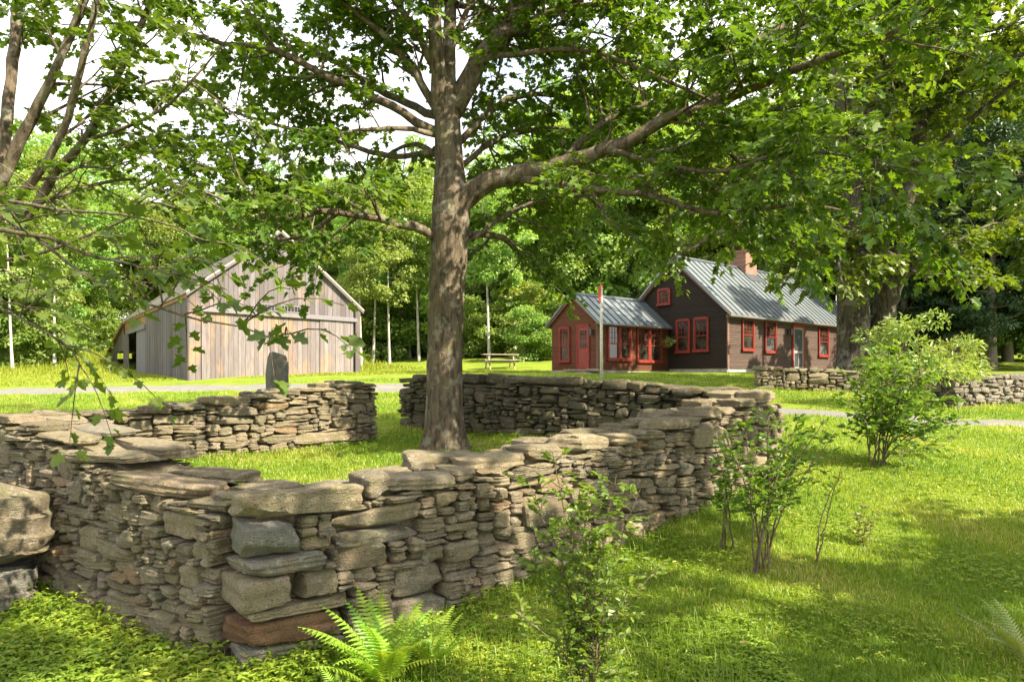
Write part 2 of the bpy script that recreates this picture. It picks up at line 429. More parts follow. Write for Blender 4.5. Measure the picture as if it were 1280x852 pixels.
def axis(fine0, fine1, step, lo, hi, g=1.18):
    a = list(np.arange(fine0, fine1, step)); s = step
    while a[-1] < hi: s *= g; a.append(a[-1] + s)
    b = [fine0]; s = step
    while b[-1] > lo: s *= g; b.append(b[-1] - s)
    return np.array(b[:0:-1] + a)
gx = axis(-9, 11, 0.16, -400, 400); gy = axis(3, 18, 0.16, -120, 420)
X, Y = np.meshgrid(gx, gy)
Z = ground(X.ravel(), Y.ravel())
nx, ny = len(gx), len(gy)
idx = np.arange(nx * ny).reshape(ny, nx)
F = np.stack([idx[:-1, :-1], idx[:-1, 1:], idx[1:, 1:], idx[1:, :-1]], -1).reshape(-1, 4)
lawn = link('lawn', mesh_from('lawn', np.stack([X.ravel(), Y.ravel(), Z], 1), F, smooth=True), M_GROUND)
tag(lawn, 'green lawn sloping gently up to the house and barn', None, None, 'structure')

def strip(name, pts, width, mat, lift=0.03, label=None):
    P, Wd = smooth_path([(x, y, 0) for x, y in pts], width, 0.4)
    T = norm(np.gradient(P, axis=0)); Nn = np.stack([-T[:, 1], T[:, 0]], 1)
    rows = 9; V = []
    wob = 1 + 0.14 * np.sin(np.arange(len(P)) * 0.9) + 0.07 * np.sin(np.arange(len(P)) * 2.3)
    for j in range(rows):
        f = (j / (rows - 1) - 0.5)
        q = P[:, :2] + Nn * (Wd * wob * f)[:, None]
        V.append(np.column_stack([q, ground(q[:, 0], q[:, 1]) + lift - (0.06 if j in (0, rows - 1) else 0)]))
    V = np.stack(V, 1).reshape(-1, 3); n = len(P)
    i = np.arange(n * rows).reshape(n, rows)
    F = np.stack([i[:-1, :-1], i[:-1, 1:], i[1:, 1:], i[1:, :-1]], -1).reshape(-1, 4)
    o = link(name, mesh_from(name, V, F, smooth=True), mat)
    tag(o, label, None, None, 'structure')
    return P
DRIVE = strip('driveway', [(-60, 36), (-34, 30.5), (-22, 27.8), (-12, 26.0), (-6, 24.3), (-1, 22.0), (3, 19.5), (7, 16.3), (10.9, 14.4), (16, 12.8), (30, 10)],
              [3.4, 3.0, 2.4, 2.2, 2.1, 1.8, 1.4, .9, .75, .75, .9], M_GRAVEL, 0.035, 'pale gravel drive past the barn and thin path across the lawn')

# ------------------------------------------------------------------ stones and dry stone walls
def cube_grid(n):
    key = {}; V = []; F = []
    def vid(p):
        k = tuple(np.round(p, 5))
        if k not in key: key[k] = len(V); V.append(k)
        return key[k]
    g = np.linspace(-1, 1, n + 1)
    for ax in range(3):
        for sg in (-1, 1):
            for i in range(n):
                for j in range(n):
                    q = []
                    for (di, dj) in ((0, 0), (1, 0), (1, 1), (0, 1)):
                        p = [0, 0, 0]; p[ax] = sg; p[(ax + 1) % 3] = g[i + di]; p[(ax + 2) % 3] = g[j + dj]
                        q.append(vid(p))
                    F.append(q if sg > 0 else q[::-1])
    return np.array(V), np.array(F)
CG = {n: cube_grid(n) for n in (3, 5, 7, 10, 14, 26)}

def stone_geo(wd, dp, ht, n, rng, e=None, rough=1.0, jit=1.0):
    """a split fieldstone, axes: s (width), d (depth), z (height), centred"""
    V, F = CG[n]
    V = np.sign(V) * np.abs(V) ** 0.8
    e = e or rng.uniform(4.5, 13)
    V = V / (np.sum(np.abs(V) ** e, 1, keepdims=True) ** (1 / e))
    # random corner jitter (trilinear)
    C = rng.uniform(-0.26, 0.26, size=(2, 2, 2, 3)) * np.array([1, 0.6, 0.9]) * jit
    t = (V + 1) / 2
    J = 0
    for a in (0, 1):
        for b in (0, 1):
            for c in (0, 1):
                wgt = (t[:, 0] if a else 1 - t[:, 0]) * (t[:, 1] if b else 1 - t[:, 1]) * (t[:, 2] if c else 1 - t[:, 2])
                J = J + wgt[:, None] * C[a, b, c]
    V = V + J
    for _ in range(rng.randint(4, 9)):       # split faces
        nv = norm(rng.normal(size=3) * [1, .9, 1]); lim = np.max(V @ nv) * rng.uniform(.70, .95); ex = np.maximum(0, V @ nv - lim); V = V - ex[:, None] * nv * .98
    P = V * np.array([wd, dp, ht]) / 2
    m = min(wd, dp, ht)
    nrm = norm(V / np.array([wd, dp, ht]) * m)
    P = P + nrm * (waves(P, rng, 2.2 / m * 0.9)[:, None] * 0.035 * m + waves(P, rng, 9)[:, None] * 0.010 * rough + waves(P, rng, 34, 7)[:, None] * 0.009 * rough)
    # bedding: ledges along the layers of the schist
    st = np.sin(P[:, 2] / max(ht, .05) * rng.uniform(10, 22) + 4 * P[:, 0] + rng.uniform(0, 6)) * 0.006 * rough
    P[:, 1] += st * np.sign(V[:, 1]); P[:, 0] += st * np.sign(V[:, 0])
    return P, F

def pack(L, top, bot, rng, wmean=0.30, hmean=0.11, pre=(), c=0.025):
    ns = int(L / c); z0 = min(bot(s) for s in np.linspace(0, L, 20)); z1 = max(top(s) for s in np.linspace(0, L, 20))
    nz = int((z1 - z0) / c) + 1
    occ = np.zeros((ns, nz), bool)
    tp = np.zeros(ns, int)
    for i in range(ns):
        s = (i + .5) * c
        tp[i] = int((top(s) - z0) / c); occ[i, tp[i]:] = True
        occ[i, :max(0, int((bot(s) - z0) / c))] = True
    out = []
    for (a0, a1, b0, b1) in pre:
        i0, i1, j0, j1 = int(a0 / c), int(round(a1 / c)), int(round((b0 - z0) / c)), int(round((b1 - z0) / c))
        occ[max(0, i0):i1, max(0, j0):j1] = True
    for j in range(nz):
        i = 0
        while i < ns:
            if occ[i, j]: i += 1; continue
            wt = int(np.clip(rng.lognormal(math.log(wmean), 0.62), 0.08, 1.0) / c)
            ht = int(np.clip(rng.lognormal(math.log(hmean), 0.52) * (0.8 + 0.35 * wt * c / wmean * 0.5), 0.045, 0.30) / c)
            ht = max(ht, 2)
            k = i
            while k < ns and k < i + wt and (not occ[k, j] or (j + 1 < nz and not occ[k, j + 1] and ht > 3)): k += 1
            while k > i + 1 and occ[k - 1, j]: k -= 1
            over = occ[i:k, j].any()
            r = k
            while r < ns and r < k + 4 and not occ[r, j]: r += 1
            if r - k < 4: k = r
            h = 1 if over else 0
            while h < ht and j + h < nz and not occ[i:k, j + h].any(): h += 1
            hh = 0
            while hh < 2 and j + h + hh < nz and not occ[i:k, j + h + hh].any(): hh += 1
            if hh < 2: h += hh
            h = max(h, 1)
            if h > 2 and h > .75 * (k - i): h = max(2, int(.75 * (k - i)))
            occ[i:k, j:j + h] = True
            out.append((i * c, k * c, z0 + j * c, z0 + (j + h) * c))
            i = k
    return out

def stone_wall(name, label, A, B, viewer, T, top, seed, mat=M_STONE, res=7, wmean=0.30, hmean=0.11, quoins=None,
               cap_rows=2, cap_len=0.55, cap_h=0.11, cap=True, group='dry stone walls of the farm', s_start=0.0, back=True, batter=0.05, mats=None, nparts=100, both_big=False):
    """A-B: line of the face seen, viewer: a point on the side that face looks to"""
    rng = np.random.RandomState(seed)
    A = np.asarray(A, float); B = np.asarray(B, float)
    L = np.linalg.norm(B - A); d = (B - A) / L
    n = np.array([d[1], -d[0]])
    if np.dot(np.asarray(viewer) - A, n) < 0: n = -n
    base = A + d * L / 2 - n * T / 2
    rt = root(name, (base[0], base[1], gz(*(base + n * T))), label, 'stone wall', group)
    rt['kind'] = 'thing'; off = np.array(rt.location)
    hand = d[0] * (-n[1]) - d[1] * (-n[0]) < 0           # keep faces outward
    def place(P, F, s, dep, z, yaw, roll):
        c_, s_ = cos(roll), sin(roll)
        x, y, zz = P[:, 0] * c_ - P[:, 2] * s_, P[:, 1], P[:, 0] * s_ + P[:, 2] * c_
        c_, s_ = cos(yaw), sin(yaw)
        x, y = x * c_ - y * s_, x * s_ + y * c_
        S, D = s + x, dep + y
        XY = A + np.outer(S, d) - np.outer(D, n)
        return np.column_stack([XY, z + zz]) - off, (F[:, ::-1] if hand else F)
    capz = (lambda s: top(s) - (cap_h if cap else 0))
    gfun = lambda s, dd: gz(*(A + d * s - n * dd))
    items = []     # (score, name, V, F, tone, mat)
    def face(sgn):
        back_ = sgn < 0
        pre = []
        if quoins and not back_:
            zz = capz(0.2)
            for (l, h, dp, prot, mt) in quoins:
                if mt == 'cap': continue
                pre.append((0, l, zz - h, zz)); 
                P, F = stone_geo(l - 0.01, dp, h - 0.012, 14, rng, rng.uniform(9, 14), jit=.6)
                s0 = l / 2 - prot
                Vv, Ff = place(P, F, s0, dp / 2 - 0.04 - prot, zz - h / 2, rng.uniform(-.05, .05), rng.uniform(-.015, .015))
                items.append((9.0, 'stone', Vv, Ff, rng.rand() if mt is None else 0.5, mt or mat))
                zz -= h
        bot = (lambda s: gfun(s, -0.15) - 0.10) if not back_ else (lambda s: gfun(s, T + 0.25) - 0.10)
        rects = pack(L, capz, bot, rng, wmean if not back_ else wmean * 1.4, hmean if not back_ else hmean * 1.3, pre)
        for (a0, a1, b0, b1) in rects:
            w_, h_ = a1 - a0, b1 - b0
            if a1 < s_start: continue
            dp = rng.uniform(0.24, 0.42)
            sm, zm = (a0 + a1) / 2, (b0 + b1) / 2
            xy = A + d * sm
            dist = np.hypot(*xy)
            nn = res if (w_ * h_ > 0.012) else 5
            if back_: nn = 3
            P, F = stone_geo(w_ * 1.0, dp, max(h_ * 0.99, 0.03), nn, rng, rough=0.8 if back_ else 1.0)
            hfrac = (zm - gfun(sm, 0)) / max(0.2, top(sm) - gfun(sm, 0))
            dep = dp / 2 + rng.uniform(-0.045, 0.035) - batter * (1 - hfrac)
            if back_: dep = T - dep
            Vv, Ff = place(P, F, sm, dep, zm, rng.uniform(-.10, .10), rng.uniform(-.08, .08))
            sc = w_ * h_ / dist ** 2 if not back_ else 0
            items.append((sc, 'stone', Vv, Ff, rng.rand(), mat if mats is None else mats[rng.randint(len(mats))]))
    face(1)
    if back: face(-1)
    if cap:
        for row in range(cap_rows):
            s = 0.0 if not quoins or row else 0.0
            first = True
            while s < L:
                l = float(np.clip(rng.lognormal(math.log(cap_len), 0.45), 0.16, 1.2))
                h = cap_h * rng.uniform(0.65, 1.45)
                if quoins and row == 0 and first:
                    l, h = quoins[0][0], quoins[0][1]
                if L - s - l < 0.2: l = L - s
                dp = T / cap_rows * rng.uniform(0.85, 1.2)
                dep = (row + 0.5) * T / cap_rows + rng.uniform(-0.04, 0.06) - (0.0 if row == 0 else -0.02)
                nn = 14 if (quoins and row == 0 and first) else (10 if np.hypot(*(A + d * s)) < 8.5 else res)
                P, F = stone_geo(l * 1.0, dp, h, nn, rng, rng.uniform(5, 14) if not (quoins and first) else 14, jit=.8 if not (quoins and first) else .35)
                zt = top(s + l / 2) - cap_h
                Vv, Ff = place(P, F, s + l / 2 - (0.03 if first else 0), dep, zt + h / 2 + (0 if not (quoins and first) else 0.0), rng.uniform(-.22, .22) if not first else 0, rng.uniform(-.06, .06))
                xy = A + d * s
                if s + l > s_start:
                    items.append((l * (h + 0.15) / np.hypot(*xy) ** 2, 'capstone', Vv, Ff, rng.rand(), mat if mats is None else mats[rng.randint(len(mats))]))
                s += l; first = False
    # rubble heart of the wall
    mb = MB(); m = 24
    ss = np.linspace(0.12, L - 0.12, m)
    for i in range(m - 1):
        P = []
        for s in (ss[i], ss[i + 1]):
            zb = min(gfun(s, -0.2), gfun(s, T + 0.2)) - 0.2; zt = top(s) - cap_h * 0.7
            for (dd, z) in ((0.16, zb), (T - 0.16, zb), (T - 0.16, zt), (0.16, zt)):
                P.append([*(A + d * s - n * dd), z])
        mb.add(P, [(0, 1, 5, 4), (1, 2, 6, 5), (2, 3, 7, 6), (3, 0, 4, 7)] + ([(3, 2, 1, 0)] if i == 0 else []) + ([(4, 5, 6, 7)] if i == m - 2 else []), 0.2)
    mb.build('rubble_core', mat, rt)
    items.sort(key=lambda it: -it[0])
    for it in items[:nparts]:
        me = mesh_from(it[1], it[2], it[3], np.full(len(it[3]), it[4]), True, 24)
        link(it[1], me, it[5], rt)
    rest = items[nparts:]
    if rest:
        bym = {}
        for it in rest: bym.setdefault(it[5].name, []).append(it)
        for k, its in bym.items():
            V = []; F = []; Tn = []; o = 0
            for it in its:
                V.append(it[2]); F.append(it[3] + o); o += len(it[2]); Tn.append(np.full(len(it[3]), it[4]))
            ob = link('small_stones', mesh_from('small_stones', np.concatenate(V), np.concatenate(F), np.concatenate(Tn), True, 24), its[0][5], rt)
            ob['kind'] = 'stuff'
    return rt

def tab(pts):
    xs, ys = zip(*pts)
    return lambda s: float(ZC - np.interp(s, xs, ys))
GW = 'dry stone walls of the old pound'
# length along the wall, height, depth, how far it stands proud, material
quo = [(1.06, 0.21, 0.62, 0.05, 'cap'), (0.44, 0.30, 0.46, 0.02, M_GRANITE), (0.72, 0.145, 0.50, 0.04, M_PALE), (0.42, 0.25, 0.66, 0.08, None),
       (0.90, 0.095, 0.60, 0.05, None), (0.86, 0.22, 0.58, 0.05, M_RUST), (0.70, 0.11, 0.55, 0.03, M_PALE), (0.80, 0.16, 0.6, 0.0, None)]
stone_wall('stone_wall', 'dry stone wall with a rust red stone low in its near corner beside the fern', C0, C2, (3, 0), 0.80,
           tab([(0, 1.03), (1.0, 1.00), (1.2, 0.94), (1.9, 0.91), (2.7, 0.84), (3.4, 0.77), (4.5, 0.68), (5.6, 0.54), (7.4, 0.28), (8.2, 0.26)]), 11, M_STONE, 7, 0.30, 0.12,
           quoins=quo, cap_h=0.14, cap_len=0.5, group=GW, batter=0.08)
dl = (C1 - C0) / np.linalg.norm(C1 - C0)
stone_wall('stone_wall', 'dry stone wall with broad flat top slabs, running behind the big boulder', C0 + dl * 0.42, C1 - dl * 0.1, (-6, 0), 0.85,
           tab([(0, 1.05), (1.3, 0.95), (2.4, 0.72), (3.4, 0.60), (4.6, 0.47), (5.6, 0.42)]), 23, M_STONE, 7, 0.28, 0.105,
           cap_h=0.10, cap_len=0.75, group=GW, batter=0.08)
stone_wall('stone_wall', 'dry stone wall with the grey granite post standing behind it', BL, G1, (-1, 8), 0.75,
           tab([(0, 0.48), (1.5, 0.44), (2.6, 0.33), (3.6, 0.20), (4.4, 0.12), (5.2, 0.08)]), 31, M_STONE, 7, 0.29, 0.105, cap_h=0.09, cap_len=0.45, group=GW)
stone_wall('stone_wall', 'shade-darkened mossy dry stone wall behind the maple trunk, below the wing of the house', G2, BR, (-1, 9), 0.75,
           tab([(0, 0.0), (0.8, -0.02), (2.6, 0.01), (4.5, 0.10), (6.0, 0.2), (7, 0.27)]), 41, M_STONE_SHADED, 5, 0.27, 0.105, cap_h=0.13, cap_len=0.42, cap_rows=2, group=GW)
GF = 'low dry stone walls in front of the house'
stone_wall('stone_wall', 'low grey dry stone wall in front of the house door and old tree', (7.65, 21.4), (12.6, 20.4), (5, 5), 0.7,
           tab([(0, -0.29), (2, -0.22), (5.5, -0.12)]), 51, M_STONE, 3, 0.27, 0.105, cap_h=0.11, cap_len=0.45, group=GF, nparts=70)
stone_wall('stone_wall', 'pale sunlit dry stone wall end beyond the path, beside the evergreens', (11.15, 17.2), (17.5, 19.6), (12, 10), 0.7,
           tab([(0, 0.0), (2, -0.03), (7, -0.1)]), 61, M_PALE, 3, 0.22, 0.09, cap_h=0.10, cap_len=0.4, group=GF, nparts=70)

# boulders on the left
def boulder(label, c, size, seed, mat, yaw=0.3, e=5.0, tn=.45):
    rng = np.random.RandomState(seed)
    P, F = stone_geo(*size, 26, rng, e)
    P = P + norm(P) * (waves(P, rng, 4.5)[:, None] * 0.05 + waves(P, rng, 11)[:, None] * 0.025 + waves(P, rng, 40, 8)[:, None] * 0.006)
    q = P[:, 2] * 5.2 + .35 * waves(P, rng, 3) + P[:, 0] * .5; led = (q - np.floor(q)) ** 1.6            # broken layers of the schist
    P[:, :2] *= (1 + .10 * led)[:, None]
    cy, sy = cos(yaw), sin(yaw)
    P = np.column_stack([P[:, 0] * cy - P[:, 1] * sy, P[:, 0] * sy + P[:, 1] * cy, P[:, 2]])
    o = link('boulder', mesh_from('boulder', P, F, np.full(len(F), tn), True, 30), mat)
    o.location = c; tag(o, label, 'boulder', 'boulders by the pound wall')
    return o
boulder('big layered boulder leaning against the pound wall', (-5.62, 7.12, ZC - 1.50), (1.5, 0.9, 0.86), 5, M_STONE)
boulder('smaller grey boulder on the ground under the big layered boulder', (-5.45, 6.95, ZC - 2.17), (0.85, 0.7, 0.50), 9, M_GRANITE)
# granite post
rng = np.random.RandomState(3)
P, F = stone_geo(0.40, 0.26, 1.55, 10, rng, 11, 0.8)
P = P[:, [0, 1, 2]]
pz = gz(-5.4, 13.6)
o = link('granite_post', mesh_from('granite_post', P, F, np.full(len(F), .4), True), M_GRANITE)
xy = W(346, 470, 13.6)
o.location = (xy[0], 13.6, ZC + (470 - 445) / FPX * 13.6 - 0.77); o.rotation_euler = (0, R(1), R(12))
tag(o, 'grey granite post standing upright behind the stone wall in front of the barn', 'stone post')
# ------------------------------------------------------------------ buildings
class Frame:
    """a runs along the wall, b into the building, world z"""
    def __init__(s, o, a, b): s.o = np.array(o, float); s.a = norm(np.array(a, float)); s.b = norm(np.array(b, float))
    def __call__(s, a, b, z): q = s.o + s.a * a + s.b * b; return np.array([q[0], q[1], z])
    def sub(s, a, b, da, db):
        """a frame at (a,b) whose axes are da, db given in this frame"""
        return Frame(s.o + s.a * a + s.b * b, s.a * da[0] + s.b * da[1], s.a * db[0] + s.b * db[1])
    def a_at(s, u):
        k = (u - 640) / FPX
        t = (k * s.o[1] - s.o[0]) / (s.a[0] - k * s.a[1]); return t
    def z_at(s, v, a): return ZC - (v - HV) / FPX * (s.o[1] + s.a[1] * a)

def clapboards(mb, fr, a0f, a1f, z0, z1, step, rng):
    z = z0
    while z < z1 - 0.01:
        zt = min(z + step, z1); A0, A1 = a0f(z), a1f(z); B0, B1 = a0f(zt), a1f(zt)
        if A1 - A0 > 0.03:
            P = [fr(A0, -0.028, z), fr(A1, -0.028, z), fr(B1, -0.006, zt), fr(B0, -0.006, zt), fr(A0, 0.0, z), fr(A1, 0.0, z), fr(B0, 0.0, zt), fr(B1, 0.0, zt)]
            mb.add(P, [(0, 1, 2, 3), (4, 5, 1, 0), (0, 3, 6, 4), (1, 5, 7, 2)], float(np.clip(rng.normal(.5, .18), 0, 1)))
        z = zt
def boards(mb, fr, a0, a1, z0f, z1f, wd, rng, lo=0, hi=1, t=0.03):
    a = a0
    while a < a1 - 0.02:
        ww = wd * rng.uniform(0.75, 1.3); e = min(a + ww, a1)
        if a1 - e < 0.08: e = a1
        j = rng.uniform(0, 0.014); g = 0.006
        P = []
        for b in (-t - j, 0):
            for (x, f) in ((a + g, z0f), (e - g, z0f), (e - g, z1f), (a + g, z1f)):
                P.append(fr(x, b, f(x)))
        q = rng.uniform(0, 0.05)
        for k in (0, 1, 4, 5): P[k][2] += q * 0.6
        mb.add(P, [(0, 1, 2, 3), (0, 4, 5, 1), (1, 5, 6, 2), (2, 6, 7, 3), (3, 7, 4, 0)], float(np.clip(rng.uniform(lo, hi), 0, 1)))
        a = e
def window(fr, a0, a1, z0, z1, parent, cols=3, rows=(4, 1), trim=0.085, mat=None, sashmat=None, sill=True):
    """double hung window standing on the wall plane b=0"""
    mat = mat or M_RED; sashmat = sashmat or M_RED
    f = MB(); T = 0.095
    f.box(fr, a0, a0 + trim, -T, 0.01, z0, z1); f.box(fr, a1 - trim, a1, -T, 0.01, z0, z1)
    f.box(fr, a0 + trim, a1 - trim, -T - .012, 0.01, z1 - trim, z1 + 0.03)
    wo_ = f.build('window', mat, parent)
    wo_['label'] = 'red framed sash window with small panes'
    s = MB(); x0, x1 = a0 + trim, a1 - trim; y0, y1 = z0 + .05, z1 - trim; ym = y0 + (y1 - y0) * 0.47
    for (b, p, q, nr) in ((-.042, ym - .03, y1, rows[0]), (-.056, y0, ym + .015, rows[1])):
        st = 0.034
        s.box(fr, x0, x0 + st, b - .02, b, p, q); s.box(fr, x1 - st, x1, b - .02, b, p, q)
        s.box(fr, x0 + st, x1 - st, b - .02, b, p, p + st); s.box(fr, x0 + st, x1 - st, b - .02, b, q - st, q)
        nc = cols if nr > 1 else 1
        for i in range(1, nc):
            xm = x0 + st + (x1 - x0 - 2 * st) * i / nc; s.box(fr, xm - .008, xm + .008, b - .014, b - .004, p + st, q - st)
        for i in range(1, nr):
            zm = p + st + (q - p - 2 * st) * i / nr; s.box(fr, x0 + st, x1 - st, b - .018, b - .002, zm - .008, zm + .008)
    s.build('sash', sashmat, wo_)
    g = MB(); g.box(fr, x0, x1, -.041, -.034, y0, y1); g.build('pane', M_GLASS, wo_)
    if sill:
        k = MB(); k.box(fr, a0 - .04, a1 + .04, -T - .04, 0.01, z0 - .055, z0 + .05); k.build('sill', mat, wo_)
    return wo_
def metal_roof(parent, fr, a0, a1, be, ze, br, zr, step=0.46, name='roof', both=None, t=0.05):
    """gable roof: front eave at (be, ze), ridge (br, zr), other eave both=(b2, z2)"""
    mb = MB(); P = lambda a: [fr(a, be, ze), fr(a, br, zr), fr(a, both[0], both[1]), fr(a, both[0], both[1] - t), fr(a, br, zr - t * 1.3), fr(a, be, ze - t)]
    mb.prism(P(a0), P(a1)); r = mb.build(name, M_ROOF, parent)
    s = MB(); n = int(round((a1 - a0) / step))
    for i in range(n + 1):
        a = a0 + 0.02 + (a1 - a0 - 0.04) * i / n
        for (b0, z0, b1, z1) in ((be, ze, br, zr), (both[0], both[1], br, zr)):
            s.prism([fr(a - .016, b0, z0 + .002), fr(a + .016, b0, z0 + .002), fr(a + .016, b0, z0 + .05), fr(a - .016, b0, z0 + .05)],
                    [fr(a - .016, b1, z1 + .002), fr(a + .016, b1, z1 + .002), fr(a + .016, b1, z1 + .05), fr(a - .016, b1, z1 + .05)])
    s.prism([fr(a0 - .01, br - .12, zr - .06), fr(a0 - .01, br, zr + .07), fr(a0 - .01, br + .12, zr - .06)], [fr(a1 + .01, br - .12, zr - .06), fr(a1 + .01, br, zr + .07), fr(a1 + .01, br + .12, zr - .06)])
    s.build('standing_seam', M_SEAM, r)
    return r
def gable_body(mb, fr, L, Wd, z0, ze, bpk, zp, ze2=None, ins=0.0):
    ze2 = ze if ze2 is None else ze2
    P = lambda a: [fr(a, ins, z0), fr(a, ins, ze), fr(a, bpk, zp), fr(a, Wd - ins, ze2), fr(a, Wd - ins, z0)]
    mb.prism(P(ins), P(L - ins), 0.4)
def lantern(fr, a, z, label, b=0.0):
    r = root('wall_lantern', fr(a, b - 0.02, z - 0.2), label, 'lantern', 'black wall lanterns by the doors')
    m = MB(); m.box(fr, a - .05, a + .05, b - .03, b, z - .12, z + .12); m.tube([fr(a, b - .02, z + .05), fr(a, b - .10, z + .13), fr(a, b - .16, z + .10)], .014, 6)
    m.build('bracket', M_BLACK, r)
    m = MB()
    for (s, q, rr) in ((-.17, -.15, .05), (.10, .13, .09)):
        m.tube([fr(a, b - .16, z + s), fr(a, b - .16, z + q)], [rr, rr * .75], 8)
    m.tube([fr(a, b - .16, z + .13), fr(a, b - .16, z + .19)], [.05, .01], 8)
    for k in range(4):
        x, y = .065 * cos(k * pi / 2 + .78), .065 * sin(k * pi / 2 + .78); m.tube([fr(a + x, b - .16 + y, z - .15), fr(a + x, b - .16 + y, z + .11)], .009, 4)
    m.build('cage', M_BLACK, r)
    m = MB(); m.tube([fr(a, b - .16, z - .145), fr(a, b - .16, z + .10)], [.05, .062], 10); m.build('lamp_glass', M_GLASS, r)

rb = np.random.RandomState(99)
# ---- the main house
HF = Frame((9.46, 30.0), (.77, .64), (-.64, .77))
ZG = ZC + 0.12                       # ground at the house
HL, HW_, HB = 12.3, 5.6, 2.75
ZE, ZR = ZC + 2.72, ZC + 5.50        # wall top, ridge
house = root('farmhouse', HF(HL / 2, HW_ / 2, ZG), 'dark brown clapboard farmhouse with brick chimney, red windows and ribbed grey metal roof', 'house')
m = MB(); gable_body(m, HF, HL, HW_, ZG + .22, ZE, HB, ZR - .12, ins=0.01)
wall_ = m.build('wall', M_CLAP, house)
m = MB(); clapboards(m, HF, lambda z: 0.0, lambda z: HL, ZG + .24, ZE, .105, rb); m.build('clapboards', M_CLAP, wall_)
GFm = HF.sub(0, HW_, (0, -1), (1, 0))           # left gable, a from the back corner to the front corner
gw = lambda z: np.interp(z, [ZE, ZR], [0, 1])
m = MB(); clapboards(m, GFm, lambda z: (HW_ - HB) * gw(z), lambda z: HW_ - HB * gw(z), ZG + .24, ZR - .12, .105, rb); m.build('clapboards', M_CLAP_SHADED, wall_)
m = MB(); m.box(HF, 0.03, HL - .03, 0.03, HW_ - .03, ZG - .5, ZG + .23); m.build('foundation', M_FOUND, house)
m = MB()
m.box(HF, -.035, .10, -.042, .0, ZG + .2, ZE); m.box(HF, HL - .1, HL + .03, -.042, 0, ZG + .2, ZE)
m.box(HF, -.06, HL + .06, -.055, .01, ZE - .17, ZE + .02); m.box(HF, -.2, HL + .2, -.30, -.055, ZE - .13, ZE - .07)
m.box(HF, -.2, HL + .2, -.32, -.30, ZE - .13, ZE + .03)
for sb, ee in ((-.30, 0), (HW_ + .30, 1)):
    zb = ZE + .0
    m.prism([HF(-.2, sb, zb - .13), HF(-.2, sb, zb + .03), HF(-.2, HB, ZR + .06), HF(-.2, HB, ZR - .14)], [HF(-.03, sb, zb - .13), HF(-.03, sb, zb + .03), HF(-.03, HB, ZR + .06), HF(-.03, HB, ZR - .14)])
m.build('fascia', M_FASCIA, house)
sl_ = (ZR - ZE) / HB
rf = metal_roof(house, HF, -.26, HL + .26, -.36, ZE + .16 - .36 * 0.55, HB, ZR + .14, .46, both=(HW_ + .36, ZE + .16 - .36 * 0.55), t=.08)
ca = HF.a_at(931) - HB * 0.0
ca = 5.75
zc0, zc1 = ZR - .75, ZC + (HV - 309) / FPX * 35.8
m = MB(); m.box(HF, ca - .52, ca + .52, HB - .46, HB + .46, zc0, zc1 - .34); m.box(HF, ca - .57, ca + .57, HB - .51, HB + .51, zc1 - .34, zc1 - .26)
chm = m.build('chimney', M_BRICK, rf)
m = MB()
for (x, y) in ((-1, -1), (1, -1), (-1, 1), (1, 1)): m.box(HF, ca + x * .4 - .13, ca + x * .4 + .13, HB + y * .34 - .13, HB + y * .34 + .13, zc1 - .26, zc1 + .06)
m.box(HF, ca - .13, ca + .13, HB - .455, HB - .2, zc1 - .262, zc1 - .18)
m.build('chimney_pot', M_BRICK, chm)
m = MB(); m.box(HF, ca - .60, ca + .60, HB - .62, HB + .62, zc1 + .06, zc1 + .15); m.build('cap_slab', M_FASCIA, chm)
m = MB(); m.prism([HF(ca - .62, HB - .85, ZR - .62), HF(ca + .62, HB - .85, ZR - .62), HF(ca + .62, HB - .45, ZR - .2), HF(ca - .62, HB - .45, ZR - .2)],
                  [HF(ca - .62, HB - .85, ZR - .72), HF(ca + .62, HB - .85, ZR - .72), HF(ca + .62, HB - .45, ZR - .4), HF(ca - .62, HB - .45, ZR - .4)]); m.build('flashing', M_SEAM, rf)
for (u0, u1, vt, vb) in ((926.2, 941, 397.2, 437.5), (954.6, 969, 399.6, 440.2), (1021.8, 1034.4, 406.4, 445), (1045.4, 1056.5, 408.5, 446.5)):
    a0, a1 = HF.a_at(u0), HF.a_at(u1); ac = (a0 + a1) / 2
    window(HF, a0, a1, HF.z_at(vb, ac), HF.z_at(vt, ac), house, 3, (4, 1))
a0, a1 = HF.a_at(989), HF.a_at(1004.5); ac = (a0 + a1) / 2; dz1 = HF.z_at(405.5, ac); dz0 = ZG + .2
m = MB(); m.box(HF, a0, a0 + .13, -.08, .01, dz0, dz1); m.box(HF, a1 - .13, a1, -.08, .01, dz0, dz1); m.box(HF, a0 + .13, a1 - .13, -.09, .01, dz1 - .16, dz1 + .03)
dr = m.build('door', M_RED, house); dr['label'] = 'grey screen door in a red frame'
m = MB(); x0, x1 = a0 + .13, a1 - .13; zt = dz1 - .16; zm = dz0 + (zt - dz0) * .42
for (p, q) in ((x0, x0 + .09), (x1 - .09, x1)): m.box(HF, p, q, -.06, 0, dz0, zt)
for (p, q) in ((dz0, dz0 + .14), (zm - .06, zm + .06), (zt - .09, zt)): m.box(HF, x0 + .09, x1 - .09, -.058, 0, p, q)
m.box(HF, (x0 + x1) / 2 - .02, (x0 + x1) / 2 + .02, -.056, 0, dz0 + .14, zm - .06)
m.build('door_frame', M_GREYWOOD, dr)
m = MB(); m.box(HF, x0 + .08, x1 - .08, -.04, -.032, dz0 + .1, zt - .05); m.build('screen', M_SCREEN, dr)
m = MB(); m.tube([HF(x0 + .05, -.05, dz0 + 1.0), HF(x0 + .05, -.10, dz0 + 1.02), HF(x0 + .05, -.10, dz0 + 1.12), HF(x0 + .05, -.05, dz0 + 1.14)], .012, 6); m.build('handle', M_BLACK, dr)
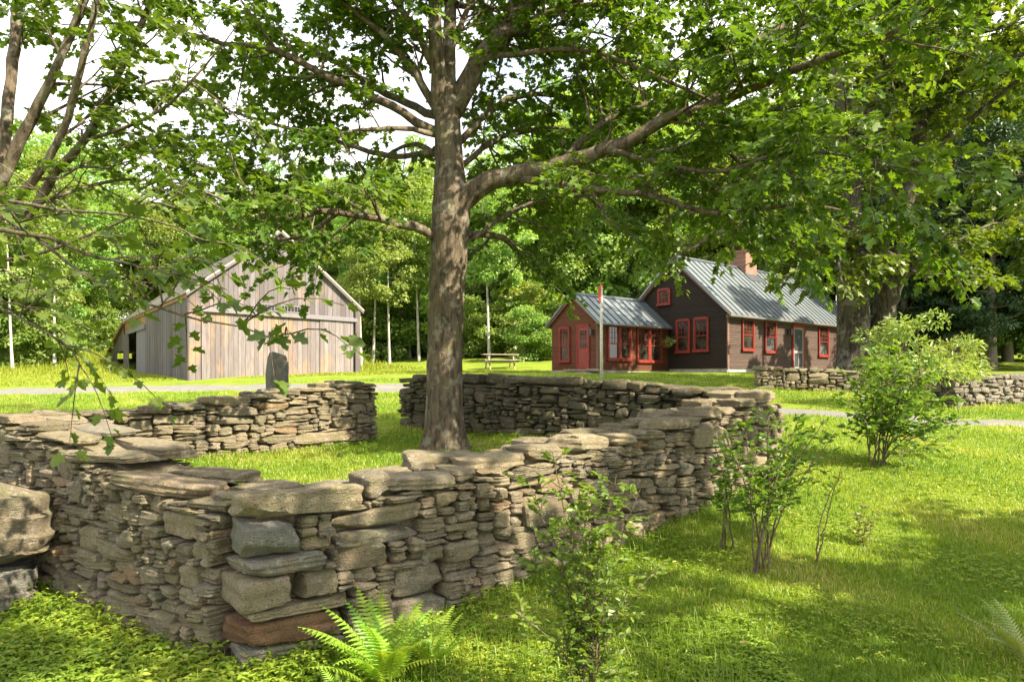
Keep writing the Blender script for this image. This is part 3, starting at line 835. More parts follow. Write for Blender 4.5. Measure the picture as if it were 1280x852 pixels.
lantern(HF, HF.a_at(984.5), HF.z_at(415, HF.a_at(984.5)), 'black wall lantern beside the grey screen door', -.03)
for (u0, u1, vt, vb) in ((846, 863.6, 399.4, 440), (868, 887, 397, 438.5)):
    a0, a1 = GFm.a_at(u0), GFm.a_at(u1); ac = (a0 + a1) / 2
    window(GFm, a0, a1, GFm.z_at(vb, ac), GFm.z_at(vt, ac), house, 3, (3, 1))
a0, a1 = GFm.a_at(823), GFm.a_at(839); ac = (a0 + a1) / 2
window(GFm, a0, a1, GFm.z_at(380.5, ac), GFm.z_at(361, ac), house, 3, (2, 2))
# red feeder hanging by the gable
a0 = GFm.a_at(836.5); zf = GFm.z_at(431, a0)
fd = root('bird_feeder', GFm(a0, -.25, zf), 'small bright red feeder hanging on the shaded gable wall', 'bird feeder')
m = MB(); m.tube([GFm(a0, -.25, zf - .14), GFm(a0, -.25, zf - .11)], [.13, .15], 12); m.tube([GFm(a0, -.25, zf + .13), GFm(a0, -.25, zf + .22)], [.10, .03], 12); m.build('feeder_cap', M_FEEDRED, fd)
m = MB(); m.tube([GFm(a0, -.25, zf - .11), GFm(a0, -.25, zf + .13)], [.06, .08], 12); m.build('bottle', M_FEEDRED, fd)
m = MB(); m.tube([GFm(a0, -.25, zf + .2), GFm(a0, -.25, zf + .55), GFm(a0, 0.0, zf + .55)], .012, 5); m.build('hook', M_BLACK, fd)

# ---- the small wing
EF = Frame((3.64, 29.3), (.77, .64), (-.64, .77)); EL, EW, EB = 5.25, 2.8, 1.4
EZE, EZR = ZC + 2.30, ZC + 3.58
wing = root('house_wing', EF(EL / 2, EW / 2, ZG), 'small reddish brown house wing with paired red windows and a low metal roof', 'house wing')
m = MB(); gable_body(m, EF, EL, EW, ZG + .15, EZE, EB, EZR - .1, ins=0.01); wl = m.build('wall', M_CLAP_ELL, wing)
m = MB(); clapboards(m, EF, lambda z: 0, lambda z: EL, ZG + .16, EZE, .10, rb); m.build('clapboards', M_CLAP_ELL, wl)
EG = EF.sub(0, EW, (0, -1), (1, 0)); ew = lambda z: np.interp(z, [EZE, EZR], [0, 1])
m = MB(); clapboards(m, EG, lambda z: (EW - EB) * ew(z), lambda z: EW - EB * ew(z), ZG + .16, EZR - .1, .10, rb); m.build('clapboards', M_CLAP_ELL, wl)
m = MB(); m.box(EF, .03, EL - .03, .03, EW - .03, ZG - .5, ZG + .155); m.build('foundation', M_FOUND, wing)
m = MB(); m.box(EF, -.035, .10, -.042, 0, ZG + .14, EZE); m.box(EF, EL - .1, EL - .01, -.042, 0, ZG + .14, EZE); m.box(EF, -.05, EL - .01, -.05, .01, EZE - .13, EZE + .01)
m.box(EF, -.14, EL - .01, -.22, -.05, EZE - .1, EZE - .05); m.box(EF, -.14, EL - .01, -.24, -.22, EZE - .1, EZE + .02)
for sb in (-.22, EW + .22):
    m.prism([EF(-.14, sb, EZE - .12), EF(-.14, sb, EZE + .0), EF(-.14, EB, EZR + .03), EF(-.14, EB, EZR - .12)], [EF(-.03, sb, EZE - .12), EF(-.03, sb, EZE + .0), EF(-.03, EB, EZR + .03), EF(-.03, EB, EZR - .12)])
m.build('fascia', M_FASCIA, wing)
metal_roof(wing, EF, -.2, EL - .01, -.28, EZE + .10 - .12, EB, EZR + .10, .44, both=(EW + .28, EZE - .02), t=.06)
for (u0, u1, vt, vb) in ((758.4, 787.6, 406, 449.6), (795, 826, 409, 452)):
    a0, a1 = EF.a_at(u0), EF.a_at(u1); am = (a0 + a1) / 2; zb, zt = EF.z_at(vb, am), EF.z_at(vt, am)
    window(EF, a0, am - .002, zb, zt, wing, 3, (3, 1), .075); window(EF, am + .002, a1, zb, zt, wing, 3, (3, 1), .075)
a0, a1 = EG.a_at(700), EG.a_at(713.6); am = (a0 + a1) / 2
window(EG, a0, a1, EG.z_at(451.6, am), EG.z_at(409, am), wing, 3, (3, 1), .09)
a0, a1 = EG.a_at(721.6), EG.a_at(737.9); am = (a0 + a1) / 2; dz0, dz1 = EG.z_at(459.8, am), EG.z_at(405.8, am)
m = MB(); m.box(EG, a0, a0 + .1, -.07, .01, dz0, dz1); m.box(EG, a1 - .06, a1, -.07, .01, dz0, dz1); m.box(EG, a0 + .1, a1 - .06, -.08, .01, dz1 - .1, dz1 + .02); m.box(EG, a0, a1, -.09, .01, dz0 - .06, dz0)
dr = m.build('door', M_RED, wing); dr['label'] = 'dark red door with nine small panes'
m = MB(); x0, x1 = a0 + .1, a1 - .06; zm = dz0 + .86
m.box(EG, x0, x0 + .11, -.055, 0, dz0, dz1 - .1); m.box(EG, x1 - .11, x1, -.055, 0, dz0, dz1 - .1); m.box(EG, x0 + .11, x1 - .11, -.054, 0, dz0, zm); m.box(EG, x0 + .11, x1 - .11, -.054, 0, dz1 - .24, dz1 - .1)
for i in (1, 2): m.box(EG, x0 + .11 + (x1 - x0 - .22) * i / 3 - .012, x0 + .11 + (x1 - x0 - .22) * i / 3 + .012, -.05, 0, zm, dz1 - .24)
for i in (1, 2): m.box(EG, x0 + .11, x1 - .11, -.052, -.002, zm + (dz1 - .24 - zm) * i / 3 - .012, zm + (dz1 - .24 - zm) * i / 3 + .012)
m.build('door_leaf', M_DOOR_RED, dr)
m = MB(); m.box(EG, x0 + .1, x1 - .1, -.042, -.034, zm - .01, dz1 - .23); m.build('pane', M_GLASS, dr)
m = MB(); m.tube([EG(x1 - .06, -.035, dz0 + .95), EG(x1 - .06, -.10, dz0 + .95)], [.018, .03], 8); m.build('handle', M_BLACK, dr)
lantern(EG, EG.a_at(741.5), EG.z_at(415, 2.6), 'black wall lantern beside the dark red door of the wing', -.03)
# stone step and hanging basket
st = root('door_step', EG(am, -.5, ZG), 'rough flat stones stacked as a step below the dark red door', 'stone step')
rr = np.random.RandomState(12)
for (da, db, w_, dp, h_, zz) in ((0, -.45, 1.5, .7, .13, ZG + .12), (-.9, -.5, 1.3, .8, .2, ZG + .02), (.6, -.55, 1.4, .9, .16, ZG - .02), (1.0, -.5, .6, .5, .12, ZG + .14)):
    P, F = stone_geo(w_, dp, h_, 5, rr, 7)
    V = np.array([EG(am + da + p[0], db + p[1], zz + p[2]) for p in P]) - np.array(st.location)
    link('slab', mesh_from('slab', V, F, np.full(len(F), rr.rand()), True), M_STONE, st)
a0 = EF.a_at(827); zf = EF.z_at(430, a0)
hb = root('hanging_basket', EF(a0, -.35, zf - .1), 'hanging basket of pale leafy flowers at the end of the wing', 'flower basket')
m = MB(); m.tube([EF(a0, -.35, zf - .16), EF(a0, -.35, zf - .1), EF(a0, -.35, zf)], [.05, .14, .18], 12); m.build('basket', M_BASKET, hb)
m = MB(); m.tube([EF(a0, -.35, zf), EF(a0, -.35, zf + .6), EF(a0, 0, zf + .65)], .01, 5); m.build('hanger', M_BLACK, hb)
HB_AT = EF(a0, -.35, zf + .08); HB_ROOT = hb

# ---- the barn
BF = Frame((-14.2, 30.0), (.80, .60), (-.60, .80)); BLn, BWd, BSH = 7.93, 19.0, 26.6       # a along the front, b to the back
bz0 = ZC - 0.27; bze = ZC + 3.72; bze2 = ZC + 3.45; bpk, bzp = BLn / 2, ZC + 6.84
barn = root('barn', BF(BLn / 2, BWd / 2, bz0), 'long weathered grey board barn with a wide sliding front door and open side bays', 'barn')
bzb = ZC - 0.9
sL = (bzp - bze) / bpk
P5 = lambda b, a0: [BF(a0, b, bzb), BF(BLn - .04, b, bzb), BF(BLn - .04, b, bze2), BF(bpk, b, bzp - .1), BF(a0, b, bze - .03 + a0 * sL * .9)]
m = MB(); m.prism(P5(.03, .04), P5(11.0, .04)); m.prism(P5(11.0, 1.4), P5(BWd, 1.4)); wl = m.build('wall', M_BARN_SHADED, barn)
topf = lambda a: float(np.interp(a, [0, bpk, BLn], [bze, bzp - .05, bze2]))
zbeam = lambda a: ZC + float(np.interp(a, [0, BLn], [(HV - 385) / FPX * 30, (HV - 400) / FPX * 34.76]))
m = MB(); boards(m, BF, 0, BLn, lambda a: zbeam(a) - .1, topf, .22, rb); m.build('gable_boards', M_BARN, wl)
m = MB(); boards(m, BF, 0, .65, lambda a: bz0 - .1, lambda a: zbeam(a) - .1, .2, rb, .3, .9); m.build('front_boards', M_BARN_DOOR, wl); m = MB(); boards(m, BF, BLn - .35, BLn, lambda a: bz0 - .1, lambda a: zbeam(a) - .1, .2, rb, 0, .3); m.build('front_boards', M_BARN, wl)
BS = BF.sub(0, BSH, (0, -1), (1, 0))              # left side plane, its a runs from the far back corner to the front corner
sb_ = lambda b: BSH - b
m = MB(); boards(m, BS, sb_(10.9), BSH, lambda a: bz0 - .25, lambda a: bze - .10, .2, rb); m.build('side_boards', M_BARN_SHADED, wl)
m = MB(); boards(m, BS, sb_(14.2), sb_(10.95), lambda a: bz0 - .3, lambda a: bz0 + 3.0, .5, rb, .7, 1); m.build('bay_door', M_BARN_TRIM, wl)
m = MB(); boards(m, BS, sb_(19.0), sb_(10.9), lambda a: bz0 + 3.05, lambda a: bze - .10, .2, rb, .2, .7); m.build('side_boards', M_BROWN_WOOD, wl)
m = MB(); m.box(BS, sb_(17.6), sb_(10.8), -.13, -.035, bz0 + 2.95, bz0 + 3.2, .9); m.build('lintel', M_BARN_TRIM, wl)
m = MB()
for k in range(13): m.box(BS, sb_(18.9), sb_(11.1), 1.28, 1.385 - .02 * (k % 2), bz0 - .25 + k * .27, bz0 - .01 + k * .27, rb.rand())
m.build('inner_planks', M_BROWN_WOOD, wl)
# door leaves hang in front of the wall
b1 = BF.a_at(398)
for (p, q, lo, hi, lab, off) in ((.5, b1 + .02, 0.0, 1.0, 'wide weathered sliding door of mixed grey and tan boards', -.06), (b1 + .03, BLn - .3, .4, 1.0, 'paler narrow sliding door', -.10)):
    sub = BF.sub(0, off, (1, 0), (0, 1)); m = MB()
    boards(m, sub, p, q, lambda a: bz0 + .0, lambda a: zbeam(a) - .06, .19, rb, lo, hi, .035)
    d_ = m.build('sliding_door', M_BARN_DOOR, barn); d_['label'] = lab
m = MB(); a9 = BLn - .12
m.prism([BF(.35, -.24, zbeam(.35) - .12), BF(.35, -.24, zbeam(.35) + .05), BF(.35, -.035, zbeam(.35) + .10), BF(.35, -.035, zbeam(.35) - .06)],
        [BF(a9, -.24, zbeam(a9) - .12), BF(a9, -.24, zbeam(a9) + .05), BF(a9, -.035, zbeam(a9) + .10), BF(a9, -.035, zbeam(a9) - .06)], 1.0)
m.build('door_track', M_BARN_TRIM, barn)
m = MB()
m.box(BF, BLn - .2, BLn + .05, -.19, -.03, bz0 - .15, bze2 - .1, .0); m.box(BF, 1.02, 1.15, -.075, -.03, zbeam(1.1) + .1, topf(1.1) - .25, .9)
for (s0, z0, s1, z1) in ((-.14, bze - .10, bpk, bzp + .02), (BLn + .22, bze2 - .16, bpk, bzp + .02)):
    m.prism([BF(s0, -.24, z0 - .12), BF(s0, -.24, z0 + .13), BF(s1, -.24, z1 + .13), BF(s1, -.24, z1 - .12)], [BF(s0, -.035, z0 - .12), BF(s0, -.035, z0 + .13), BF(s1, -.035, z1 + .13), BF(s1, -.035, z1 - .12)], .5)
m.build('rake_board', M_BARN, barn)
# transom window with upright bars
a0, a1 = BF.a_at(325.5), BF.a_at(375); am = (a0 + a1) / 2
tw0 = lambda a: zbeam(a) + .11; th = .36
m = MB()
for (x, y, p, q) in ((a0, a1, 0, .06), (a0, a1, th - .06, th)):
    m.prism([BF(x, -.09, tw0(x) + p), BF(x, -.09, tw0(x) + q), BF(x, -.03, tw0(x) + q), BF(x, -.03, tw0(x) + p)], [BF(y, -.09, tw0(y) + p), BF(y, -.09, tw0(y) + q), BF(y, -.03, tw0(y) + q), BF(y, -.03, tw0(y) + p)], .7)
for i in range(13):
    x = a0 + (a1 - a0) * i / 12; hw = .045 if i in (0, 6, 12) else .016; m.box(BF, x - hw, x + hw, -.085, -.03, tw0(x) + .055, tw0(x) + th - .055, .7)
wn = m.build('window', M_BARN_TRIM, barn); wn['label'] = 'long low transom window'
m = MB(); m.prism([BF(a0, -.05, tw0(a0) + .02), BF(a0, -.05, tw0(a0) + th - .02), BF(a0, -.045, tw0(a0) + th - .02), BF(a0, -.045, tw0(a0) + .02)], [BF(a1, -.05, tw0(a1) + .02), BF(a1, -.05, tw0(a1) + th - .02), BF(a1, -.045, tw0(a1) + th - .02), BF(a1, -.045, tw0(a1) + .02)]); m.build('pane', M_GLASS, wn)
# roof: shingle courses over boards
m = MB(); OL, OR = .16, .24; zl0, zr0 = bze - OL * sL, bze2 - .20
P = lambda b: [BF(-OL, b, zl0 + .12), BF(bpk, b, bzp + .12), BF(BLn + OR, b, zr0 + .12), BF(BLn + OR, b, zr0 + .03), BF(bpk, b, bzp), BF(-OL, b, zl0 + .03)]
m.prism(P(-.26), P(BWd + .3), .4); rf = m.build('roof', M_SHINGLE, barn)
m = MB(); nC = 26
for k in range(nC):
    for sd in (0, 1):
        e0, z0 = (-OL, zl0 + .12) if sd == 0 else (BLn + OR, zr0 + .12)
        f0, f1 = k / nC, (k + 1.05) / nC
        pt = lambda f: (e0 + (bpk - e0) * f, z0 + (bzp + .12 - z0) * f)
        x0, zz0 = pt(f0); x1, zz1 = pt(min(1, f1))
        b = -.27
        while b < BWd + .3:
            wv = rb.uniform(.14, .36); e = min(b + wv, BWd + .31); j = rb.uniform(0, .015); dn = rb.uniform(-.02, .02)
            xa = x0 + (x1 - x0) * (-.05 + dn); za = zz0 + (zz1 - zz0) * (-.05 + dn)
            m.add([BF(xa, b, za + .03 + j), BF(xa, e - .008, za + .03 + j), BF(x1, e - .008, zz1 + .004), BF(x1, b, zz1 + .004), BF(xa, b, za + .002), BF(xa, e - .008, za + .002)], [(0, 1, 2, 3), (4, 5, 1, 0)], rb.uniform(0, 1))
            b = e
m.build('shingle_courses', M_SHINGLE, rf)
m = MB(); m.box(BF, -.10, -.035, .0, BWd, bze - .26, bze - .09, .3); m.build('eave_board', M_BROWN_WOOD, barn)
# lean-to across the back, its roof falling away to the rear, with an open bay on the side
lz = lambda b: bze - .25 - (b - BWd) * (bze - .25 - ZC - 1.80) / (BSH - BWd)
m = MB(); P = lambda a: [BF(a, BWd + .02, lz(BWd) + .10), BF(a, BSH + .3, lz(BSH + .3) + .10), BF(a, BSH + .3, lz(BSH + .3)), BF(a, BWd + .02, lz(BWd))]
m.prism(P(-.2), P(BLn), .5); lr = m.build('lean_to', M_SHINGLE, barn); lr['label'] = 'rear lean-to with one dark open bay'
m = MB(); m.prism([BF(-.24, BWd + .02, lz(BWd) - .12), BF(-.24, BWd + .02, lz(BWd) + .12), BF(-.24, BSH + .3, lz(BSH + .3) + .12), BF(-.24, BSH + .3, lz(BSH + .3) - .12)], [BF(-.205, BWd + .02, lz(BWd) - .12), BF(-.205, BWd + .02, lz(BWd) + .12), BF(-.205, BSH + .3, lz(BSH + .3) + .12), BF(-.205, BSH + .3, lz(BSH + .3) - .12)], .9); m.build('rake_board', M_BROWN_WOOD, lr)
zs = lambda a: lz(BSH - a) - .02
for (p, q, lo_) in ((17.4, 19.6, None), (22.9, BSH, None), (19.6, 22.9, 2.1)):
    m = MB(); boards(m, BS, sb_(q), sb_(p), (lambda a: bz0 - .3) if lo_ is None else (lambda a: bz0 + 1.95), (lambda a: min(zs(a), bze - .3)) if p > 18 else (lambda a: bz0 + 3.05), .3, rb, .3, .8); m.build('side_boards', M_BARN, lr)
m = MB(); m.box(BF, 1.4, BLn - .1, BWd + .05, BSH - .1, bzb, ZC + 1.7, .2); m.build('wall', M_BARN_SHADED, lr)

# ---- pole and picnic table
px = W(752, 470, 24.0); pg = gz(px[0], 24.0)
pole = root('flag_pole', (px[0], 24.0, pg), 'thin pale wooden pole with a red top, in front of the wing', 'pole')
ztop = ZC + (HV - 357) / FPX * 24
m = MB(); m.tube([(px[0], 24, pg - .2), (px[0] - .01, 24, pg + 1.5), (px[0], 24, ztop)], [.062, .055, .045], 10); m.build('shaft', M_POLE, pole, True)
m = MB(); m.box(Frame((px[0], 24), (1, 0), (0, 1)), -.10, -.035, -.06, .06, ztop - .55, ztop - .02); m.tube([(px[0], 24, ztop - .03), (px[0], 24, ztop + .05)], [.05, .03], 10); m.build('red_topmast', M_POLERED, pole)
tx = W(625, 470, 36.0); tg = gz(tx[0], 36.0)
tb = root('picnic_table', (tx[0], 36.0, tg), 'weathered wooden picnic table on the grass left of the wing', 'picnic table')
TF = Frame((tx[0], 36.0), (.97, .22), (-.22, .97))
m = MB()
for k in range(5): m.box(TF, -.95, .95, -.38 + k * .155, -.24 + k * .155, tg + .72, tg + .765, rb.rand())
m.build('tabletop', M_TABLE, tb)
for s in (-1, 1):
    m = MB()
    for k in range(2): m.box(TF, -.95, .95, s * .72 - .15 + k * .155, s * .72 - .01 + k * .155, tg + .42, tg + .46, rb.rand())
    m.build('bench', M_TABLE, tb)
for s in (-.65, .65):
    m = MB()
    for q in (-1, 1): m.prism([TF(s - .03, q * .68 - .05, tg - .05), TF(s + .03, q * .68 - .05, tg - .05), TF(s + .03, q * .68 + .05, tg - .05), TF(s - .03, q * .68 + .05, tg - .05)], [TF(s - .03, q * .22 - .05, tg + .72), TF(s + .03, q * .22 - .05, tg + .72), TF(s + .03, q * .22 + .05, tg + .72), TF(s - .03, q * .22 + .05, tg + .72)])
    m.box(TF, s - .07, s - .031, -.8, .8, tg + .32, tg + .42); m.build('leg', M_TABLE, tb)
# ------------------------------------------------------------------ leaves and trees
def tmpl(half, fold=0.18, droop=0.25):
    V = [(x, y, fold * x - droop * y * y * .5) for x, y in half]
    Lf = [(-x, y, z) for x, y, z in V]
    k = len(V)
    return np.array(V + Lf), np.array([list(range(k)), list(range(2 * k - 1, k - 1, -1))])
T_MAPLE = tmpl([(0, 0), (.32, -.07), (.30, .16), (.60, .40), (.36, .48), (.22, .58), (.30, .80), (0, 1.05)], .2, .35)
T_OVAL = tmpl([(0, 0), (.26, .28), (.22, .68), (0, 1)], .25, .3)
T_LONG = tmpl([(0, 0), (.17, .3), (.14, .65), (0, 1)], .3, .5)
T_CLUMP = tmpl([(0, 0), (.42, .22), (.36, .72), (0, 1)], .3, .3)
T_NEEDLE = tmpl([(0, 0), (.20, .25), (.13, .7), (0, 1)], .2, .3)

def leaf_mesh(name, P, D, Nn, S, tone_, tm):
    P = np.asarray(P, float); D = norm(D); Nn = np.asarray(Nn, float)
    X = norm(np.cross(D, Nn)); Zv = np.cross(X, D)
    V, F = tm
    A = (V[None, :, 0, None] * X[:, None] + V[None, :, 1, None] * D[:, None] + V[None, :, 2, None] * Zv[:, None]) * np.asarray(S)[:, None, None] + P[:, None]
    n, k = len(P), len(V)
    FF = (F[None] + (np.arange(n) * k)[:, None, None]).reshape(-1, F.shape[1])
    return mesh_from(name, A.reshape(-1, 3), FF, np.repeat(np.clip(tone_, 0, 1), len(F)))

class Tree:
    def __init__(s, seed): s.rng = np.random.RandomState(seed); s.limbs = []; s.tw = [[], [], 0]; s.P = []; s.D = []; s.N = []; s.S = []; s.T = []
    def twig(s, P, r, sides=3):
        V, F = tube_geo(P, r, sides, False)
        s.tw[0].append(V); s.tw[1].append(np.array(F) + s.tw[2]); s.tw[2] += len(V)
    def leaves(s, pts, dirs, size, bias, up=0.9):
        n = len(pts); g = s.rng
        s.P.append(pts); s.D.append(dirs)
        s.N.append(np.array([0, 0, up]) + g.normal(size=(n, 3)) * 0.42)
        s.S.append(size * g.uniform(.7, 1.2, n)); s.T.append(np.clip(bias + g.normal(size=n) * .18, 0, 1))
    def spray(s, p0, d, L, r0, nl, size, bias):
        g = s.rng; n = 5; t = np.linspace(0, 1, n)[:, None]
        d = norm(d); side = norm(np.cross(d, [0, 0, 1]))
        P = p0 + d * L * t + np.array([0, 0, -1]) * (L * .28) * t ** 2 + side * g.normal() * .12 * L * t ** 2 + np.array([0, 0, 1]) * .08 * L * np.sin(t * 3)
        s.twig(P, np.linspace(r0, .0025, n))
        tt = g.uniform(.18, 1.0, nl); tt[:2] = 1.0
        q = np.stack([np.interp(tt, np.linspace(0, 1, n), P[:, k]) for k in range(3)], 1)
        sg = g.choice([-1, 1], nl)
        ld = d[None] * g.uniform(.2, 1.0, nl)[:, None] + side[None] * (sg * g.uniform(.3, 1.1, nl))[:, None] + np.array([0, 0, -1]) * g.uniform(-.05, .75, nl)[:, None]
        pet = norm(ld) * (size * g.uniform(.2, .8, nl))[:, None]
        s.leaves(q + pet, ld, size, bias)
    def branch(s, p0, d, L, r0, size, nl=12, step=.24, gap=.25, bias=None):
        """secondary branch with sprays"""
        g = s.rng; n = max(4, int(L / .3)); P = [np.array(p0)]; d = norm(d)
        for i in range(n):
            d = norm(d + g.normal(size=3) * .16 + np.array([0, 0, .03])); P.append(P[-1] + d * L / n)
        P = np.array(P); r = np.linspace(r0, .005, n + 1); s.twig(P, r, 5)
        bias = g.uniform(.15, .8) if bias is None else bias
        a = gap * L
        while a < L:
            f = a / L * n; i = min(n - 1, int(f)); p = P[i] + (P[i + 1] - P[i]) * (f - i); dd = norm(P[i + 1] - P[i])
            side = norm(np.cross(dd, [0, 0, 1]) + g.normal(size=3) * .25) * g.choice([-1, 1])
            s.spray(p, dd * g.uniform(.3, .9) + side * g.uniform(.5, 1.0) + np.array([0, 0, g.uniform(-.15, .25)]), g.uniform(.4, .85) * (1.1 - .4 * a / L), .008, nl, size, bias + g.normal() * .12)
            a += step * g.uniform(.7, 1.3)
        s.spray(P[-1], d, .5, .006, nl, size, bias)
    def limb(s, P, r, f0=.3, gap=.4, Lm=1.6, size=.12, nl=12, step=.24, sides=8, up=.12, keep=True, dens=1.0):
        P, r = smooth_path(P, r); g = s.rng
        if keep:
            P2 = P + g.normal(size=P.shape) * (r * .18)[:, None]; P2[0] = P[0]
            s.limbs.append((P2, r, sides))
        else: s.twig(P, r, 5)
        seg = np.linalg.norm(np.diff(P, axis=0), axis=1); cum = np.concatenate([[0], np.cumsum(seg)]); L = cum[-1]
        a = f0 * L
        while a < L:
            i = min(len(seg) - 1, np.searchsorted(cum, a) - 1); i = max(0, i); p = P[i]; dd = norm(P[i + 1] - P[i])
            side = norm(np.cross(dd, g.normal(size=3)) * np.array([1, 1, .55]))
            f = a / L
            s.branch(p, dd * g.uniform(.4, 1.1) + side + np.array([0, 0, up]), Lm * g.uniform(.55, 1.35) * (1.15 - .5 * f), max(.008, min(.03, r[i] * .45)), size, nl, step / dens)
            a += gap * g.uniform(.6, 1.4) / dens
        s.branch(P[-1], dd, Lm * .8, max(.006, r[-1]), size, nl, step)
    def make(s, rt, barkm, leafm, tm=T_MAPLE, trunk=None, flare=0.0, keepf=None):
        off = np.array(parent_loc(rt))
        for k, (P, r, sides) in enumerate(([(trunk[0], trunk[1], 20)] if trunk else []) + s.limbs):
            ns = 72 if (trunk and k == 0) else sides
            wob = 1 + (.05 if ns < 20 else 0) * s.rng.normal(size=(len(P), ns))
            if trunk and k == 0:
                a = np.arange(ns) / ns * 2 * pi; h = P[:, 2] - P[0, 2]
                A2 = np.stack([np.tile(np.cos(a), len(P)), np.tile(np.sin(a), len(P)), np.repeat(h, ns) * .55], 1)
                rg = np.abs(waves(A2, s.rng, 9, 6)) + .6 * np.abs(waves(A2 * [1, 1, 1.6], s.rng, 17, 6))
                wob = 1 + .055 * (rg.reshape(len(P), ns) - .6) + (flare * np.exp(-h / .26))[:, None] * (0.6 + .7 * np.cos(5 * a + .6)[None]) + .04 * np.sin(3 * a[None] + h[:, None] * .8) + .03 * np.sin(2 * a[None] - h[:, None] * 1.9)
            V, F = tube_geo(P, r, ns, True, wob)
            link('trunk' if (trunk and k == 0) else 'limb', mesh_from('limb', V - off, F, None, True), barkm, rt)
        if s.tw[0]:
            link('twigs', mesh_from('twigs', np.concatenate(s.tw[0]) - off, np.concatenate(s.tw[1]), None, True), barkm, rt)
        P = np.concatenate(s.P); Dd = np.concatenate(s.D); Nn = np.concatenate(s.N); S = np.concatenate(s.S); T = np.concatenate(s.T)
        if keepf is not None:
            k = keepf(P); P, Dd, Nn, S, T = P[k], Dd[k], Nn[k], S[k], T[k]
        link('crown', leaf_mesh('crown', P - off, Dd, Nn, S, T, tm), leafm, rt)
        print('tree leaves', rt.name, len(P))

def px_path(pts):
    """(u, v, distance, radius in photo pixels) -> points and radii in metres"""
    return [W(u, v, y) for u, v, y, r in pts], [r / FPX * y for u, v, y, r in pts]

# ---- the maple inside the pound
MT = Tree(101)
tb_ = W(555, 566, 11.0)
main = root('maple_tree', (tb_[0], 11.0, gz(tb_[0], 11.0)), 'large maple with thick bare trunk and spreading limbs growing inside the stone pound', 'tree')
tp, tr_ = px_path([(555, 572, 11, 27), (555, 548, 11, 24.5), (556, 480, 11, 22.5), (557, 400, 11, 21.5), (560, 330, 11, 22), (563, 262, 11, 24), (561, 205, 11, 18), (559, 160, 11, 16.5), (559, 128, 11, 14), (560, 95, 11.1, 9), (562, 40, 11.2, 8), (566, -40, 11.4, 7.5), (572, -160, 11.7, 6), (560, -330, 12, 3)])
tP, tR = smooth_path(tp, tr_, .035)
L_ = lambda p, r, **k: MT.limb(p, r, **{**dict(nl=20, dens=1.5, size=.105), **k})
def PL(*a, **k): p, r = px_path(a); L_(p, r, **k)
PL((554, 165, 11, 11), (549, 118, 10.85, 10.5), (545, 60, 10.7, 9), (540, 0, 10.6, 8), (534, -90, 10.4, 7), (500, -220, 10, 4), f0=.55)
PL((566, 140, 11, 13), (588, 95, 11.1, 13), (612, 58, 11.2, 11), (645, 20, 11.3, 9), (690, -20, 11.4, 7), (760, -90, 11.3, 5), (830, -190, 11, 3), f0=.35)
PL((622, 48, 11.2, 5), (662, 28, 11.0, 5), (700, 12, 10.8, 4), (770, 2, 10.4, 3), (840, -20, 10, 2), f0=.3)
PL((600, 78, 11.1, 5), (622, 70, 11.0, 4), (650, 69, 10.9, 3.5), (700, 62, 10.6, 3.2), (745, 66, 10.3, 3), (800, 86, 10, 2.6), (880, 122, 9.6, 2), f0=.3)
PL((566, 268, 11, 18), (590, 238, 10.9, 15), (640, 219, 10.8, 12), (700, 206, 10.5, 10.5), (760, 186, 10.2, 9), (830, 152, 9.9, 8), (900, 128, 9.5, 6.5), (960, 100, 9.1, 5.5), (1040, 70, 8.5, 4.5), (1110, 45, 8, 4), (1180, 0, 7.6, 3), (1250, -50, 7.2, 2), f0=.3, gap=.34, Lm=1.5)
PL((850, 146, 9.8, 5), (880, 128, 9.9, 4.5), (910, 108, 10, 4.2), (932, 75, 10.1, 4), (945, 50, 10.2, 3.6), (990, 26, 10.4, 3.2), (1030, -8, 10.6, 2.6), (1090, -70, 11, 1.6), f0=.25)
PL((652, 222, 10.7, 6), (680, 228, 10.5, 5.2), (720, 235, 10.3, 4.8), (780, 240, 10, 4.2), (830, 247, 9.8, 3.6), (880, 266, 9.5, 3), (930, 262, 9.2, 2.5), (1000, 255, 8.9, 1.8), f0=.2, gap=.4, Lm=1.0)
PL((700, 204, 10.6, 5), (740, 165, 10.9, 4), (790, 135, 11.2, 3.4), (860, 122, 11.6, 2.6), (930, 112, 12, 2), f0=.25)
PL((760, 186, 10.2, 4), (830, 205, 9.6, 3.2), (900, 215, 9.0, 2.6), (980, 190, 8.4, 2.2), (1060, 195, 7.9, 1.8), (1130, 215, 7.4, 1.2), f0=.15, gap=.36)
PL((868, 142, 9.7, 3), (900, 180, 9.9, 2.6), (940, 215, 10.2, 2.2), (1000, 250, 10.5, 1.8), (1050, 262, 10.6, 1.2), f0=.15, gap=.36)
PL((552, 168, 11, 7), (520, 150, 10.9, 6), (490, 132, 10.8, 5.5), (450, 112, 10.7, 5), (400, 92, 10.5, 4.4), (345, 62, 10.3, 4), (280, 55, 10.1, 3), (235, 42, 10, 2.4), (170, 28, 9.8, 1.6), f0=.3, gap=.42, Lm=1.4)
PL((552, 148, 11.1, 6), (520, 135, 11.6, 5), (470, 110, 12.2, 4.2), (415, 76, 12.8, 3.2), (325, 45, 13.6, 2.2), f0=.35, gap=.5, Lm=1.3)
PL((550, 170, 11, 4), (515, 161, 10.7, 3.4), (475, 161, 10.4, 2.6), (440, 164, 10.2, 1.8), f0=.5, gap=.5, Lm=.9)
PL((548, 196, 11, 3.6), (520, 180, 11.3, 3), (490, 190, 11.6, 2), f0=.5, gap=.5, Lm=.7)
PL((550, 298, 11, 8), (530, 288, 10.8, 6.5), (500, 280, 10.5, 5.5), (450, 270, 10.1, 4.6), (400, 265, 9.7, 4), (360, 275, 9.4, 3), (295, 256, 9, 2.2), f0=.3, gap=.34, Lm=1.35)
